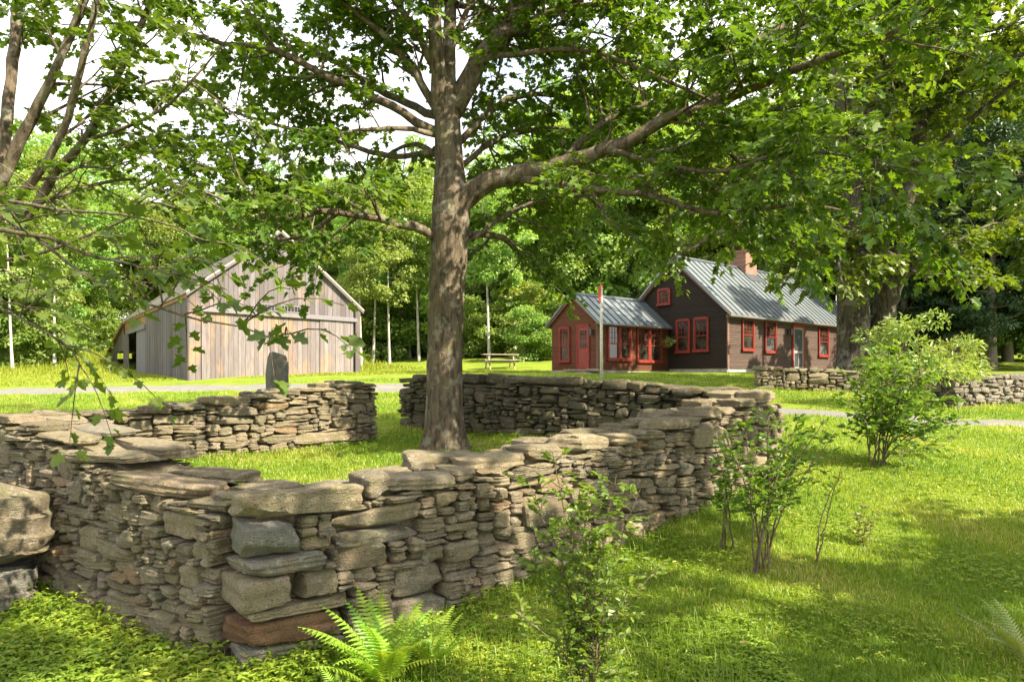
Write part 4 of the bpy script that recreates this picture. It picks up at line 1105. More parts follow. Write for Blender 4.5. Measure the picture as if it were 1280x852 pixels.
PL((420, 266, 9.9, 3), (390, 290, 10.3, 2.5), (350, 300, 10.7, 2), (290, 285, 11.2, 1.4), f0=.2, gap=.4, Lm=1.1)
PL((470, 274, 10.3, 3), (430, 250, 10.6, 2.6), (370, 230, 10.9, 2.2), (300, 215, 11.2, 1.8), (230, 210, 11.5, 1.2), f0=.2, gap=.36, Lm=1.2)
PL((572, 296, 11, 5.5), (600, 293, 11.3, 4.5), (628, 297, 11.6, 4), (642, 310, 11.9, 3), (660, 332, 12.2, 2), f0=.4, gap=.5, Lm=1.0)
PL((590, 300, 11.0, 3), (630, 270, 11.6, 3), (680, 250, 12.2, 2.6), (730, 245, 12.8, 2), (780, 240, 13.4, 1.3), f0=.2, gap=.36, Lm=1.2)
PL((552, 150, 11, 6), (520, 95, 10.8, 5), (480, 45, 10.6, 4), (430, 5, 10.4, 3), (380, -40, 10.2, 2), f0=.25, gap=.32, Lm=1.4)
PL((546, 90, 10.8, 5), (515, 30, 10.5, 4), (470, -25, 10.2, 3), (420, -80, 10, 2), f0=.2, gap=.32, Lm=1.3)
PL((540, 190, 11, 4), (490, 195, 11.4, 3.4), (430, 180, 11.9, 2.8), (360, 160, 12.4, 2.2), (290, 140, 12.9, 1.4), f0=.3, gap=.34, Lm=1.3)
PL((572, 180, 11.1, 5), (610, 140, 11.5, 4), (650, 120, 11.9, 3.4), (700, 120, 12.3, 2.8), (760, 140, 12.7, 2), f0=.2, gap=.3, Lm=1.3)
PL((575, 210, 11.1, 4), (610, 180, 11.8, 3.4), (650, 165, 12.4, 2.8), (690, 160, 13, 2), f0=.2, gap=.3, Lm=1.3)
PL((600, 78, 11.1, 5), (620, 40, 11.4, 4), (650, 45, 11.8, 3), (700, 30, 12.2, 2.4), (740, 40, 12.5, 1.6), f0=.15, gap=.3, Lm=1.2)
PL((565, 60, 11.2, 4), (585, 10, 11.4, 3.4), (610, -10, 11.6, 2.6), (640, -30, 11.8, 1.8), f0=.1, gap=.3, Lm=1.1)
# the upper crown, above the picture, shades the pound
g = np.random.RandomState(5)
for k in range(15):
    z0 = g.uniform(8.5, 13.5); az = k * 2.4 + g.uniform(-.3, .3); Lk = g.uniform(2.8, 4.8) * (1.2 - (z0 - 8) / 12)
    b = np.array([tb_[0] + g.uniform(-.1, .2), 11.2, z0]); dv = np.array([cos(az), sin(az), .45])
    P = [b, b + dv * Lk * .33, b + dv * Lk * .66 + [0, 0, .1], b + dv * Lk + [0, 0, -.1]]
    L_(P, [.06, .045, .03, .012], f0=.3, gap=.5, Lm=1.5, nl=11, keep=False)
MT.make(main, M_BARK, M_MAPLE, T_MAPLE, (tP, tR), .6)

# ---- the light-leaved tree at the left edge
LT = Tree(202)
ltx = W(-110, 480, 8.6)
ltree = root('ash_tree', (ltx[0], 8.6, gz(ltx[0], 8.6)), 'several stemmed tree with pale slanting stems and big hanging leaves, left of the pound', 'tree')
def PL2(*a, **k): p, r = px_path(a); LT.limb(p, [q * .62 for q in r], **k)
PL2((-110, 520, 8.6, 26), (-80, 400, 8.7, 20), (-40, 300, 8.8, 16), (0, 195, 9, 12), (14, 100, 9.2, 11), (24, 0, 9.4, 10), (30, -120, 9.6, 7), (60, -260, 9.8, 4), f0=.55, size=.10, Lm=1.3, nl=19)
PL2((-100, 480, 8.6, 16), (-40, 340, 8.4, 13), (10, 210, 8.3, 11), (35, 150, 8.2, 10), (62, 105, 8.1, 8.5), (92, 35, 8, 8), (125, -50, 7.9, 6), (160, -180, 7.8, 3), f0=.55, size=.10, Lm=1.3, nl=19)
PL2((-95, 470, 8.5, 14), (-20, 300, 8.2, 10), (40, 225, 8, 8), (75, 170, 7.9, 7), (100, 90, 7.7, 6.5), (122, 0, 7.5, 6), (140, -90, 7.3, 4), f0=.5, size=.10, Lm=1.2, nl=19)
PL2((-95, 470, 8.7, 13), (-20, 330, 8.9, 10), (40, 262, 9, 8.5), (72, 215, 9, 8), (105, 176, 9, 7.5), (145, 100, 9, 6.5), (188, 5, 9, 5.5), (215, -80, 9, 4), f0=.5, size=.10, Lm=1.2, nl=19)
PL2((104, 177, 9, 4), (160, 158, 8.8, 3.6), (212, 130, 8.6, 3), (255, 84, 8.4, 2.2), f0=.35, size=.11, Lm=.9, gap=.5)
PL2((125, 140, 9, 3), (190, 102, 9.2, 2.6), (245, 105, 9.4, 2), (300, 150, 9.6, 1.4), f0=.35, size=.11, Lm=.9, gap=.5)
PL2((-60, 400, 8.7, 8), (-150, 300, 6.8, 6), (-120, 250, 5.6, 6), (0, 288, 5.0, 4.5), (60, 296, 4.9, 4), (110, 318, 4.8, 3.2), (165, 330, 4.7, 2.4), f0=.55, gap=.55, size=.10, Lm=.5, nl=8, step=.2)
PL2((-120, 262, 5.6, 5), (0, 250, 5.3, 4), (70, 262, 5.2, 3.4), (150, 268, 5.1, 2.6), (215, 282, 5, 1.6), f0=.4, gap=.65, size=.095, Lm=.45, nl=8, step=.2)
PL2((40, 293, 4.95, 3.2), (100, 340, 4.8, 3), (150, 366, 4.7, 2.8), (200, 385, 4.6, 2.4), (250, 400, 4.5, 2), (300, 408, 4.45, 1.6), (330, 420, 4.4, 1.2), f0=.35, gap=.26, size=.088, Lm=.30, nl=8, step=.15)
PL2((-100, 330, 6, 4), (0, 385, 5.5, 3), (40, 405, 5.3, 2.4), (75, 425, 5.2, 1.6), f0=.4, gap=.45, size=.095, Lm=.4, nl=8, step=.2)
PL2((-60, 330, 8.4, 5), (40, 320, 8.2, 4), (120, 290, 8, 3), (190, 260, 7.8, 2), f0=.3, gap=.4, size=.095, Lm=.9, nl=9)
PL2((-60, 300, 8.6, 5), (60, 250, 9.0, 4), (150, 225, 9.4, 3), (230, 230, 9.8, 2), f0=.3, gap=.4, size=.095, Lm=.9, nl=9)
LT.make(ltree, M_BARK, M_MAPLE_Y, T_MAPLE)

# ---- generic free-standing tree: clumps of leaves spread through an envelope
def clump_tree(seed, h, rad, z0, ncl, per, leaf, cl_r, tr, lean=(0, 0), shape=1.0, flat=.55, stems=None, twig_dir=None):
    """returns lists for trunk tubes and leaf arrays, base at the origin"""
    g = np.random.RandomState(seed); tubes = []
    n = 9; t = np.linspace(0, 1, n); top = h * .93
    P = np.column_stack([lean[0] * t + .12 * np.sin(t * 5 + seed) * t, lean[1] * t + .12 * np.cos(t * 4 + seed) * t, t * top - .15])
    tubes.append((P, tr * (1 - .88 * t) + tr * .35 * np.exp(-t * 30)))
    C = []; tries = 0
    while len(C) < ncl and tries < 20000:
        tries += 1
        q = g.normal(size=3); q /= np.linalg.norm(q); q *= g.uniform(.25, 1) ** .5
        zc = (z0 + h) / 2; hz = (h - z0) / 2
        c = np.array([q[0] * rad, q[1] * rad, zc + q[2] * hz])
        f = (c[2] - z0) / (h - z0)
        lim = rad * (np.sin(pi * min(1, max(0, f)) ** shape) ** .6 + .12) * (1 + .22 * sin(3 * math.atan2(c[1], c[0]) + seed) + .12 * sin(5 * math.atan2(c[1], c[0]) + 9 * f))
        if np.hypot(c[0], c[1]) > lim: continue
        if C and min(np.linalg.norm((c - k) * [1, 1, 1.4]) for k in C) < cl_r * .62: continue
        C.append(c)
    Pl, Dl, Nl, Sl, Tl = [], [], [], [], []
    for c in C:
        f = np.clip((c[2] - .35 * np.hypot(c[0], c[1])) / top, .12, .95)
        o = np.array([np.interp(f, t, P[:, 0]), np.interp(f, t, P[:, 1]), f * top])
        if g.rand() < .6: tubes.append((np.array([o, (o + c) / 2 + [0, 0, -.12 * np.linalg.norm(c - o)], c]), np.array([tr * .22 * (1.1 - f), tr * .13 * (1.1 - f), .01])))
        k = int(per * g.uniform(.7, 1.3)); s_ = cl_r * g.uniform(.7, 1.25)
        q = g.normal(size=(k, 3)); q = q / np.linalg.norm(q, axis=1)[:, None] * (g.uniform(.05, 1, k) ** .42)[:, None] * [s_, s_, s_ * flat]
        out = norm(c - np.array([0, 0, (z0 + h) / 2]) + [0, 0, .5])
        Pl.append(c + q); Dl.append(norm(q) * .8 + out * .4 + g.normal(size=(k, 3)) * .5 + [0, 0, -.35])
        Nl.append(np.array([0, 0, .75]) + norm(q) * .5 + g.normal(size=(k, 3)) * .4)
        Sl.append(leaf * g.uniform(.6, 1.25, k)); Tl.append(np.clip(g.uniform(.2, .8) + g.normal(size=k) * .17, 0, 1))
    return tubes, [np.concatenate(a) for a in (Pl, Dl, Nl, Sl, Tl)]
def tubes_mesh(name, tubes, sides=7):
    V, F, o = [], [], 0
    for P, r in tubes:
        v, f = tube_geo(P, r, sides, False); V.append(v); F.append(np.array(f) + o); o += len(v)
    return mesh_from(name, np.concatenate(V), np.concatenate(F), None, True)
PROTO = {}
def proto(key, tm=T_CLUMP, **k):
    tubes, L = clump_tree(**k)
    PROTO[key] = (tubes_mesh('trunk', tubes), leaf_mesh('crown', *L, tm), k['h'])
for i in range(4): proto(('leafy', i), seed=300 + i, h=15 + i, rad=3.6 + .3 * i, z0=1.6 + .5 * i, ncl=85, per=270, leaf=.215, cl_r=1.15, tr=.24)
for i in range(3): proto(('birch', i), seed=320 + i, h=13 + i, rad=2.3, z0=3.2 + .5 * i, ncl=38, per=200, leaf=.18, cl_r=.85, tr=.095, lean=(.5 * (i - 1), .2))
for i in range(2): proto(('bush', i), seed=340 + i, h=3.4 + i, rad=1.9, z0=.2, ncl=30, per=200, leaf=.16, cl_r=.65, tr=.06)
for i in range(2): proto(('hemlock', i), T_NEEDLE, seed=360 + i, h=15 + 3 * i, rad=3.6, z0=.8, ncl=120, per=170, leaf=.26, cl_r=1.0, tr=.25, shape=.55, flat=.28)
LEAFM = {'leafy': M_WOOD_LEAF, 'birch': M_BIRCH_LEAF, 'bush': M_WOOD_LEAF, 'hemlock': M_EVERGREEN}
BARKM = {'leafy': M_BARK_FAR, 'birch': M_BIRCH, 'bush': M_BARK_FAR, 'hemlock': M_BARK_FAR}
CATN = {'leafy': ('broadleaf_tree', 'tree', 'trees of the wood behind the buildings'), 'birch': ('birch_tree', 'tree', 'birches at the edge of the meadow'),
        'bush': ('bush', 'bush', 'bushes along the edge of the wood'), 'hemlock': ('hemlock_tree', 'tree', 'dark evergreens on the right')}
for (t_, c_, h) in PROTO.values(): pass
def plant_tree(kind, i, u, y, sc, rz, label, group=None, sz=None, leafm=None):
    x = (u - 640) / FPX * y
    nm, cat, gr = CATN[kind]
    r = root(nm, (x, y, gz(x, y)), label, cat, group or gr)
    r.rotation_euler = (0, 0, rz); r.scale = (sc, sc, sz or sc)
    t_, c_, h = PROTO[(kind, i)]
    link('trunk', t_, BARKM[kind], r); link('crown', c_, leafm or LEAFM[kind], r)
    return r
ORD = ['first', 'second', 'third', 'fourth', 'fifth', 'sixth', 'seventh', 'eighth', 'ninth', 'tenth', 'eleventh', 'twelfth', 'thirteenth', 'fourteenth', 'fifteenth']
g = np.random.RandomState(77)
def row(kind, where, us, ys, sc, look):
    for k, u in enumerate(us):
        plant_tree(kind, g.randint(len([q for q in PROTO if q[0] == kind])), u, (ys[k] if hasattr(ys, '__len__') else ys + g.uniform(-2.5, 2.5)), sc * g.uniform(.88, 1.12), g.uniform(0, 6.28),
                   f'{look} {where}, {ORD[k]} from the left' if len(us) > 1 else f'{look} {where}')
row('leafy', 'in the front row left of the barn', [-150, -95, -45, 5, 55, 100], [48, 50, 48, 51, 50, 57], 1.05, 'full leafy tree')
row('leafy', 'in the row behind the barn', [140, 185, 230, 280, 330, 380, 425], 64, 1.0, 'sunlit leafy tree')
row('leafy', 'rising far behind the barn roof', [-60, 10, 70, 125, 180, 235, 290, 345, 400, 455, 510], 77, 1.0, 'far green tree')
row('leafy', 'in the back row behind the maple trunk', [470, 520, 565, 610, 655, 700], 60, .95, 'leafy tree')
row('leafy', 'between the maple trunk and the wing', [585, 635, 680], 58, .95, 'bright leafy tree')
row('leafy', 'behind the wing of the house', [705, 750, 800, 850], 47, 1.15, 'tall leafy tree')
row('leafy', 'behind the farmhouse roof', [890, 940, 990, 1040, 1090], 54, 1.3, 'tall leafy tree')
row('leafy', 'far behind the farmhouse', [690, 750, 810, 870, 930, 990, 1050, 1110, 1170, 1230, 1290], 70, 1.5, 'distant tall tree')
row('leafy', 'to the right behind the evergreens', [1130, 1190, 1250, 1310, 1380, 1450, 1520], 47, 1.3, 'dense tree')
row('birch', 'in the gap between barn and maple trunk', [452, 466, 487, 512, 524], [41, 44, 42.5, 47, 44], .95, 'slim pale birch')
row('birch', 'behind the picnic table', [612, 640], [42, 46], 1.0, 'white stemmed birch')
row('birch', 'left of the barn lean-to', [16, 68], [42, 45], .95, 'slim pale birch')
row('bush', 'at the wood edge left of the barn', [-90, -50, -10, 30, 62, 92, 118], [43, 44, 43, 45, 46, 53, 57], 1.1, 'low leafy bush')
row('bush', 'under trees between barn and maple trunk', [445, 470, 495, 520, 545], 56, 1.0, 'low shaded bush')
row('bush', 'beneath the birches beyond the drive', [440, 456, 474, 492, 510, 530, 548], 49, 1.15, 'sunny low bush')
row('bush', 'behind the picnic table', [560, 580, 600, 618, 636, 655, 672], 47, 1.1, 'leafy low bush')
row('bush', 'in front of the birches right of the barn', [460, 480, 500, 520, 541], [45.5, 47, 46, 48, 46], 1.15, 'light green thicket')
row('bush', 'in shade behind the farmhouse', [700, 740, 1060, 1085, 1110], 46, 1.2, 'dense green bush')
row('bush', 'between the maple trunk and picnic table', [570, 592], 52, 1.1, 'bushy undergrowth clump')
row('bush', 'beside the picnic table', [655, 680], [41, 42], .8, 'rounded bright bush')
row('bush', 'behind the evergreens at far right', [1140, 1180, 1220, 1260, 1300], 44, 1.2, 'dark bush')
row('hemlock', 'behind the pale stone wall', [1190, 1240, 1300, 1370], [39, 35, 37, 33], .9, 'dark evergreen with layered drooping boughs')
row('hemlock', 'in deep shade beyond the other evergreens', [1130, 1195, 1260, 1340], [40, 39, 41, 40], 1.0, 'tall dark evergreen')

g = np.random.RandomState(21)
nc = 1150; cx = g.uniform(-125, 140, nc); cy = g.uniform(80, 98, nc); top_ = np.interp(cx, [-95, -40, 0, 15, 105], [16, 15, 17, 24, 26]); hz_ = top_ * g.uniform(.05, 1, nc) ** .7
cz = ground(cx, cy) + hz_
per = 70; P = np.repeat(np.column_stack([cx, cy, cz]), per, 0); q = g.normal(size=P.shape); q /= np.linalg.norm(q, axis=1)[:, None]
P = P + q * (g.uniform(.1, 1, len(P)) ** .4)[:, None] * [2.4, 2.2, 1.5]
fw = link('far_wood', leaf_mesh('far_wood', P, q + g.normal(size=P.shape) * .6, q * .6 + [0, 0, .7] + g.normal(size=P.shape) * .4, g.uniform(.45, .95, len(P)), np.repeat(g.uniform(.1, .8, nc), per) + g.normal(size=len(P)) * .15, T_CLUMP), M_WOOD_LEAF)
tag(fw, 'distant green wood closing the view behind all the nearer trees', kind='stuff')
# ---- the old double maple in front of the house
OT = Tree(404)
ox, oy = W(1068, 470, 21.5)[0], 22.6
ox = (1068 - 640) / FPX * oy
old = root('old_maple', (ox, oy, gz(ox, oy)), 'old thick maple with two trunks standing behind the low wall by the house', 'tree')
def PO(*a, **k): p, r = px_path(a); OT.limb(p, r, **k)
tp, tr_ = px_path([(1068, 474, oy, 23), (1068, 440, oy, 19), (1067, 390, oy, 18), (1064, 330, oy, 17), (1060, 270, oy, 15), (1058, 200, oy, 12), (1050, 100, oy, 9), (1040, -20, oy, 6), (1035, -130, oy, 3)])
PO((1085, 474, oy, 20), (1096, 430, oy, 15), (1106, 390, oy, 14), (1116, 340, oy, 13), (1128, 280, oy, 11), (1145, 190, oy, 9), (1160, 90, oy, 7), (1180, -20, oy, 4), f0=.45, size=.2, Lm=2.2, nl=12, step=.3, gap=.6)
PO((1064, 300, oy, 7), (1010, 262, 21.8, 5.5), (950, 268, 21, 4.4), (900, 290, 20.4, 3.4), (862, 312, 20, 2.2), f0=.3, size=.19, Lm=1.7, nl=11, gap=.5, step=.3)
PO((1062, 250, oy, 7), (1000, 215, 22, 5.5), (930, 225, 21.6, 4.2), (880, 255, 21.2, 3), (835, 290, 21, 2), f0=.3, size=.19, Lm=1.6, nl=11, gap=.55, step=.3)
for (vv, du, dyy) in ((345, -70, -2.2), (330, 20, -2.6), (350, 75, -2.0), (320, 120, -1.5), (340, -20, -2.8), (355, 130, -1.0)):
    PO((1068 + (25 if du > 0 else 0), vv - 25, oy, 5), (1068 + du * .5, vv - 35, oy + dyy * .5, 4), (1068 + du, vv - 10, oy + dyy, 2.5), f0=.25, size=.19, Lm=1.3, nl=11, gap=.45, step=.28)
g = np.random.RandomState(9)
for k in range(32):
    v0 = g.uniform(-60, 372); az = k * 2.4; b = W(1062 if k % 2 else 1125, v0, oy); Lk = g.uniform(3.5, 6.2) * (1.0 if v0 > 60 else .75)
    dv = np.array([cos(az), sin(az), g.uniform(.12, .5)])
    P = [b, b + dv * Lk * .35, b + dv * Lk * .7, b + dv * Lk + [0, 0, -.5]]
    OT.limb(P, [.12, .09, .05, .02], f0=.2, gap=.55, Lm=2.0, size=.20, nl=11, step=.3, keep=k % 3 == 0)
OT.make(old, M_BARK_OLD, M_MAPLE, T_MAPLE, smooth_path(tp, tr_, .25), .3)

# ---- unseen trees set to dapple lawn and wall, plus one right of the house
def near_tree(seed, x, y, h, rad, z0, label, ncl, per, leaf, nm='maple_tree', leafm=None, keepf=None):
    tubes, L = clump_tree(seed, h, rad, z0, ncl, per, leaf, .58, .26, flat=.6)
    if keepf is not None:
        kk = keepf(L[0] + [x, y, gz(x, y)]); L = [a[kk] for a in L]
    r = root(nm, (x, y, gz(x, y)), label, 'tree')
    link('trunk', tubes_mesh('trunk', tubes, 10), M_BARK, r); link('crown', leaf_mesh('crown', *L, T_MAPLE), leafm or M_MAPLE, r)
NEAR_TREES = [(501, 9.9, 1.9, 11.5, 4.2, 3.6, 'dark leaved maple beyond the right edge, shading the lawn in dapples', 46, 190, .15),
              (502, 14.4, 1.2, 12, 3.4, 4.0, 'second maple further beyond the right edge', 28, 190, .16),
              (503, 20.5, 26.5, 14, 4.2, 4.0, 'leafy tree right of the house in front of the evergreens', 40, 170, .24),
              (504, 4.9, -.6, 11, 3.6, 4.6, 'maple beside the camera whose shade falls on the wall corner', 18, 190, .15)]  # last tree is added out of view to shade wall corner and near ground
for a in NEAR_TREES: near_tree(*a)
# ------------------------------------------------------------------ shrubs, ferns, ground plants
def shrub(name, label, cat, stems, leaf, nl, leafm, tm=T_OVAL, seed=1, side_len=.28, gap=.10, stem_r=.008, group=None, f0=.25, droop=.2):
    """stems: list of paths of (u, v, distance)"""
    g = np.random.RandomState(seed)
    b = W(*stems[0][0]); rt = root(name, (b[0], b[1], gz(b[0], b[1])), label, cat, group); off = np.array(rt.location)
    P_, D_, N_, S_, T_ = [], [], [], [], []
    tubes = []
    for st in stems:
        P = np.array([W(*q) for q in st]); P[0, 2] = min(P[0, 2], gz(P[0, 0], P[0, 1]) - .02)
        r = np.linspace(stem_r * g.uniform(.8, 1.3), stem_r * .35, len(P)); P, r = smooth_path(P, r, .08)
        P = P + g.normal(size=P.shape) * .006
        V, F = tube_geo(P, r, 6, False)
        link('stem', mesh_from('stem', V - off, F, None, True), M_TWIG, rt)
        seg = np.linalg.norm(np.diff(P, axis=0), axis=1); cum = np.concatenate([[0], np.cumsum(seg)]); L = cum[-1]; a = f0 * L
        bias0 = g.uniform(.3, .7)
        while a < L:
            i = max(0, min(len(seg) - 1, np.searchsorted(cum, a) - 1)); f = a / L
            d = norm(P[i + 1] - P[i]) * .5 + norm(g.normal(size=3) * [1, 1, .3]) + [0, 0, .35]; l = side_len * g.uniform(.5, 1.4) * (1.15 - .6 * f); d = norm(d)
            t = np.linspace(0, 1, 4)[:, None]; q = P[i] + d * l * t + np.array([0, 0, -droop * l]) * t ** 2
            tubes.append((q, np.linspace(.0035, .0012, 4)))
            tt = g.uniform(.15, 1.0, nl); tt[0] = 1
            qq = np.stack([np.interp(tt, t[:, 0], q[:, k]) for k in range(3)], 1)
            sd = norm(np.cross(d, [0, 0, 1])); ld = d * g.uniform(.3, 1, nl)[:, None] + sd * (g.choice([-1, 1], nl) * g.uniform(.3, 1, nl))[:, None] + np.array([0, 0, 1]) * g.uniform(-.5, .25, nl)[:, None]
            P_.append(qq); D_.append(ld); N_.append(np.array([0, 0, .9]) + g.normal(size=(nl, 3)) * .5); S_.append(leaf * g.uniform(.6, 1.25, nl)); T_.append(np.clip(bias0 + (f - .5) * .3 + g.normal(size=nl) * .2, 0, 1))
            a += gap * g.uniform(.5, 1.5)
    link('twigs', (lambda m_: m_)(tubes_mesh('twigs', [(q - off, r) for q, r in tubes], 3)), M_TWIG, rt)
    link('foliage', leaf_mesh('foliage', np.concatenate(P_) - off, np.concatenate(D_), np.concatenate(N_), np.concatenate(S_), np.concatenate(T_), tm), leafm, rt)
    return rt
GS = 'leggy shrubs along the pound wall'
g = np.random.RandomState(3)
def fan(base, tips, y, dy=.35, bend=.5, spread=12):
    out = []
    for (u, v) in tips:
        bu, bv = base; yy = y + g.uniform(-dy, dy); bu2 = bu + g.uniform(-spread, spread)
        y0 = y + (yy - y) * .3
        mu, mv = bu2 + (u - bu2) * .35, bv + (v - bv) * bend
        b = W(bu2, bv, y0); gv = HV + (ZC - gz(b[0], b[1])) / y0 * FPX
        out.append([(bu2, gv, y0), (mu, mv, (y0 + yy) / 2), (u, v, yy)])
    return out
shrub('shrub', 'slender sapling with small dark green leaves in front of the pound wall', 'shrub',
      fan((735, 870), [(655, 590), (690, 565), (715, 640), (745, 600), (770, 590), (800, 610), (830, 700), (660, 690), (640, 760), (785, 740), (725, 610), (700, 700)], 4.7, .3), .056, 8, M_SHRUB, seed=31, side_len=.26, gap=.038, group=GS, stem_r=.007)
shrub('shrub', 'leggy shrub with bare lower stems at the end of the pound wall', 'shrub',
      fan((950, 712), [(905, 540), (930, 520), (960, 510), (985, 530), (1005, 545), (1030, 525), (1045, 540), (975, 565), (940, 600), (1000, 520)], 7.3, .4) + fan((908, 682), [(895, 560), (915, 545), (905, 600), (930, 565)], 7.9, .3), .08, 8, M_SHRUB, seed=33, side_len=.30, gap=.06, f0=.4, group=GS, stem_r=.010)
shrub('shrub', 'broad airy shrub with arching stems on the sunny lawn', 'shrub',
      fan((1098, 584), [(1068, 470), (1085, 450), (1100, 440), (1120, 445), (1140, 455), (1160, 470), (1185, 490), (1205, 520), (1200, 545), (1150, 500), (1110, 480), (1085, 510), (1130, 430), (1165, 450), (1175, 520), (1060, 500)], 10.9, .7), .10, 9, M_SHRUB, seed=35, side_len=.48, gap=.055, f0=.3, group=GS, stem_r=.013)
shrub('shrub', 'single thin bent sapling stem right of the leggy shrub', 'shrub',
      [[(1020, 706, 7.6), (1026, 650, 7.6), (1050, 590, 7.6)], [(1020, 706, 7.6), (1035, 640, 7.5), (1052, 580, 7.4)]], .05, 5, M_SHRUB, seed=37, side_len=.15, gap=.14, f0=.7, group=GS)
shrub('shrub', 'small bluish leafy plant alone in the grass', 'shrub', fan((1078, 668), [(1065, 640), (1080, 625), (1095, 632), (1088, 645)], 8.1, .1), .05, 6, M_RHODO, seed=39, side_len=.12, gap=.035, f0=.1, group=GS, stem_r=.004)
# broad-leaved shrub behind the path
tubes, L = clump_tree(611, 2.5, 1.45, .15, 34, 95, .14, .36, .05)
x_ = (1150 - 640) / FPX * 17.2
r_ = root('rhododendron', (x_, 17.2, gz(x_, 17.2)), 'rounded pale green broad leaved shrub beside the old maple', 'shrub')
link('stem', tubes_mesh('stem', tubes), M_TWIG, r_); link('foliage', leaf_mesh('foliage', *L, T_LONG), M_RHODO, r_)
tubes, L = clump_tree(612, 1.7, .9, .1, 16, 80, .13, .3, .04)
x_ = (1205 - 640) / FPX * 20.5
r_ = root('rhododendron', (x_, 20.5, gz(x_, 20.5)), 'smaller pale shrub peeping over the pale sunlit wall end', 'shrub')
link('stem', tubes_mesh('stem', tubes), M_TWIG, r_); link('foliage', leaf_mesh('foliage', *L, T_LONG), M_RHODO, r_)
# basket flowers
g = np.random.RandomState(4); q = g.normal(size=(160, 3)) * [.13, .13, .1]
link('flowers', leaf_mesh('flowers', q + HB_AT - np.array(HB_ROOT.location), q + [0, 0, .05], g.normal(size=(160, 3)) + [0, 0, 1], g.uniform(.06, .12, 160), g.rand(160), T_OVAL), M_RHODO, HB_ROOT)

# ferns
def fern(label, u, v, y, n, L, seed, azr=(0, 6.28), mat=M_FERN):
    g = np.random.RandomState(seed); b = W(u, v, y); b[2] = gz(b[0], b[1])
    rt = root('fern', b, label, 'fern', 'ferns at the foot of the walls')
    for k in range(n):
        az = azr[0] + (azr[1] - azr[0]) * (k + g.uniform(-.3, .3)) / n; l = L * g.uniform(.7, 1.15); el = g.uniform(1.05, 1.5)
        t = np.linspace(0, 1, 22); h = np.array([cos(az), sin(az), 0])
        ang = el - t * g.uniform(.7, 1.25); st = l / 21
        P = np.cumsum(np.column_stack([np.cos(ang) * h[0], np.cos(ang) * h[1], np.sin(ang)]) * st, 0) + g.normal(size=3) * [.03, .03, 0]
        T = norm(np.gradient(P, axis=0)); S = norm(np.cross(T, [0, 0, 1])); Nn = np.cross(S, T)
        V, F = [], []
        for i in range(3, 22):
            f = i / 21; pl = .17 * l * 1.25 * min(1, (f + .02) * 3.0) * (1 - f) ** .75 + .008
            for sg in (-1, 1):
                d = norm(S[i] * sg + T[i] * .45 - Nn[i] * .12); wv = T[i] * st * .48; m_ = 5; o = len(V)
                # pinna with a toothed edge
                for j in range(m_ + 1):
                    e = j / m_; ww = wv * (1 - e * .85) * (1 if j % 2 else .72)
                    c = P[i] + d * pl * e - Nn[i] * pl * .18 * e * e
                    V += [c - ww, c + ww]
                for j in range(m_): F.append((o + 2 * j, o + 2 * j + 1, o + 2 * j + 3, o + 2 * j + 2) if sg > 0 else (o + 2 * j, o + 2 * j + 2, o + 2 * j + 3, o + 2 * j + 1))
        vs, fs = tube_geo(P, np.linspace(.004, .001, 22), 4, False); o = len(V); V += list(vs); F += [tuple(i + o for i in f) for f in fs]
        link('frond', mesh_from('frond', np.array(V), np.array(F), np.full(len(F), g.uniform(.2, 1))), mat, rt)
fern('big bright green fern at the foot of the wall corner', 478, 838, 5.15, 26, .78, 71)
fern('smaller fern arching beside the big fern, nearer the wall', 540, 800, 5.5, 12, .52, 72)
fern('low fern at the very bottom below the rust red stone', 425, 848, 4.95, 7, .34, 73)
fern('pale feathery fern at the right edge of the lawn', 1275, 800, 5.6, 8, .5, 74, (1.8, 4.2), M_RHODO)
fern('tiny fern growing from the inner face of the wall below the granite post', 183, 558, 9.6, 6, .3, 75)

# ---- grass blades, clover and weeds
SEG = [(C0, C2, .9), (C0, C1, .95), (BL, G1, .85), (G2, BR, .85), (np.array([7.65, 21.4]), np.array([12.6, 20.4]), .8), (np.array([11.15, 17.2]), np.array([17.5, 19.6]), .8)]
INN = [np.array(q) for q in ((-.63, .78), (.57, .82), (-.67, .74), (.55, .83), (.2, .98), (-.35, .93))]
def wall_dist(x, y):
    """distance to the nearest wall footprint (0 inside)"""
    d = np.full(x.shape, 9.0)
    for (a, b, T), n in zip(SEG, INN):
        ab = b - a; L = np.linalg.norm(ab); t = ab / L; nn = np.array([-t[1], t[0]]); nn = nn if np.dot(nn, n) > 0 else -nn
        s = (x - a[0]) * t[0] + (y - a[1]) * t[1]; e = (x - a[0]) * nn[0] + (y - a[1]) * nn[1]
        ds = np.maximum(0, np.maximum(-s, s - L)); de = np.maximum(0, np.maximum(-e, e - T))
        d = np.minimum(d, np.hypot(ds, de))
    return d
def drive_dist(x, y):
    d = np.full(x.shape, 99.0)
    for p in DRIVE[::2]: d = np.minimum(d, np.hypot(x - p[0], y - p[1]))
    return d
def sample(n, y0, y1, p, rng, xl=-1.1, xr=1.1):
    q = 1 - p; u = rng.uniform(0, 1, n)
    y = (y0 ** q + u * (y1 ** q - y0 ** q)) ** (1 / q); x = rng.uniform(xl, xr, n) * y
    return x, y
def patch(x, y, s=1.0, k=0):
    return .5 + .25 * (np.sin(x * 1.7 * s + 1.3 * y * s + k) + np.sin(2.3 * y * s - 1.1 * x * s + 2 * k) * .7 + .5 * np.sin(4.1 * x * s + 3.3 * y * s))
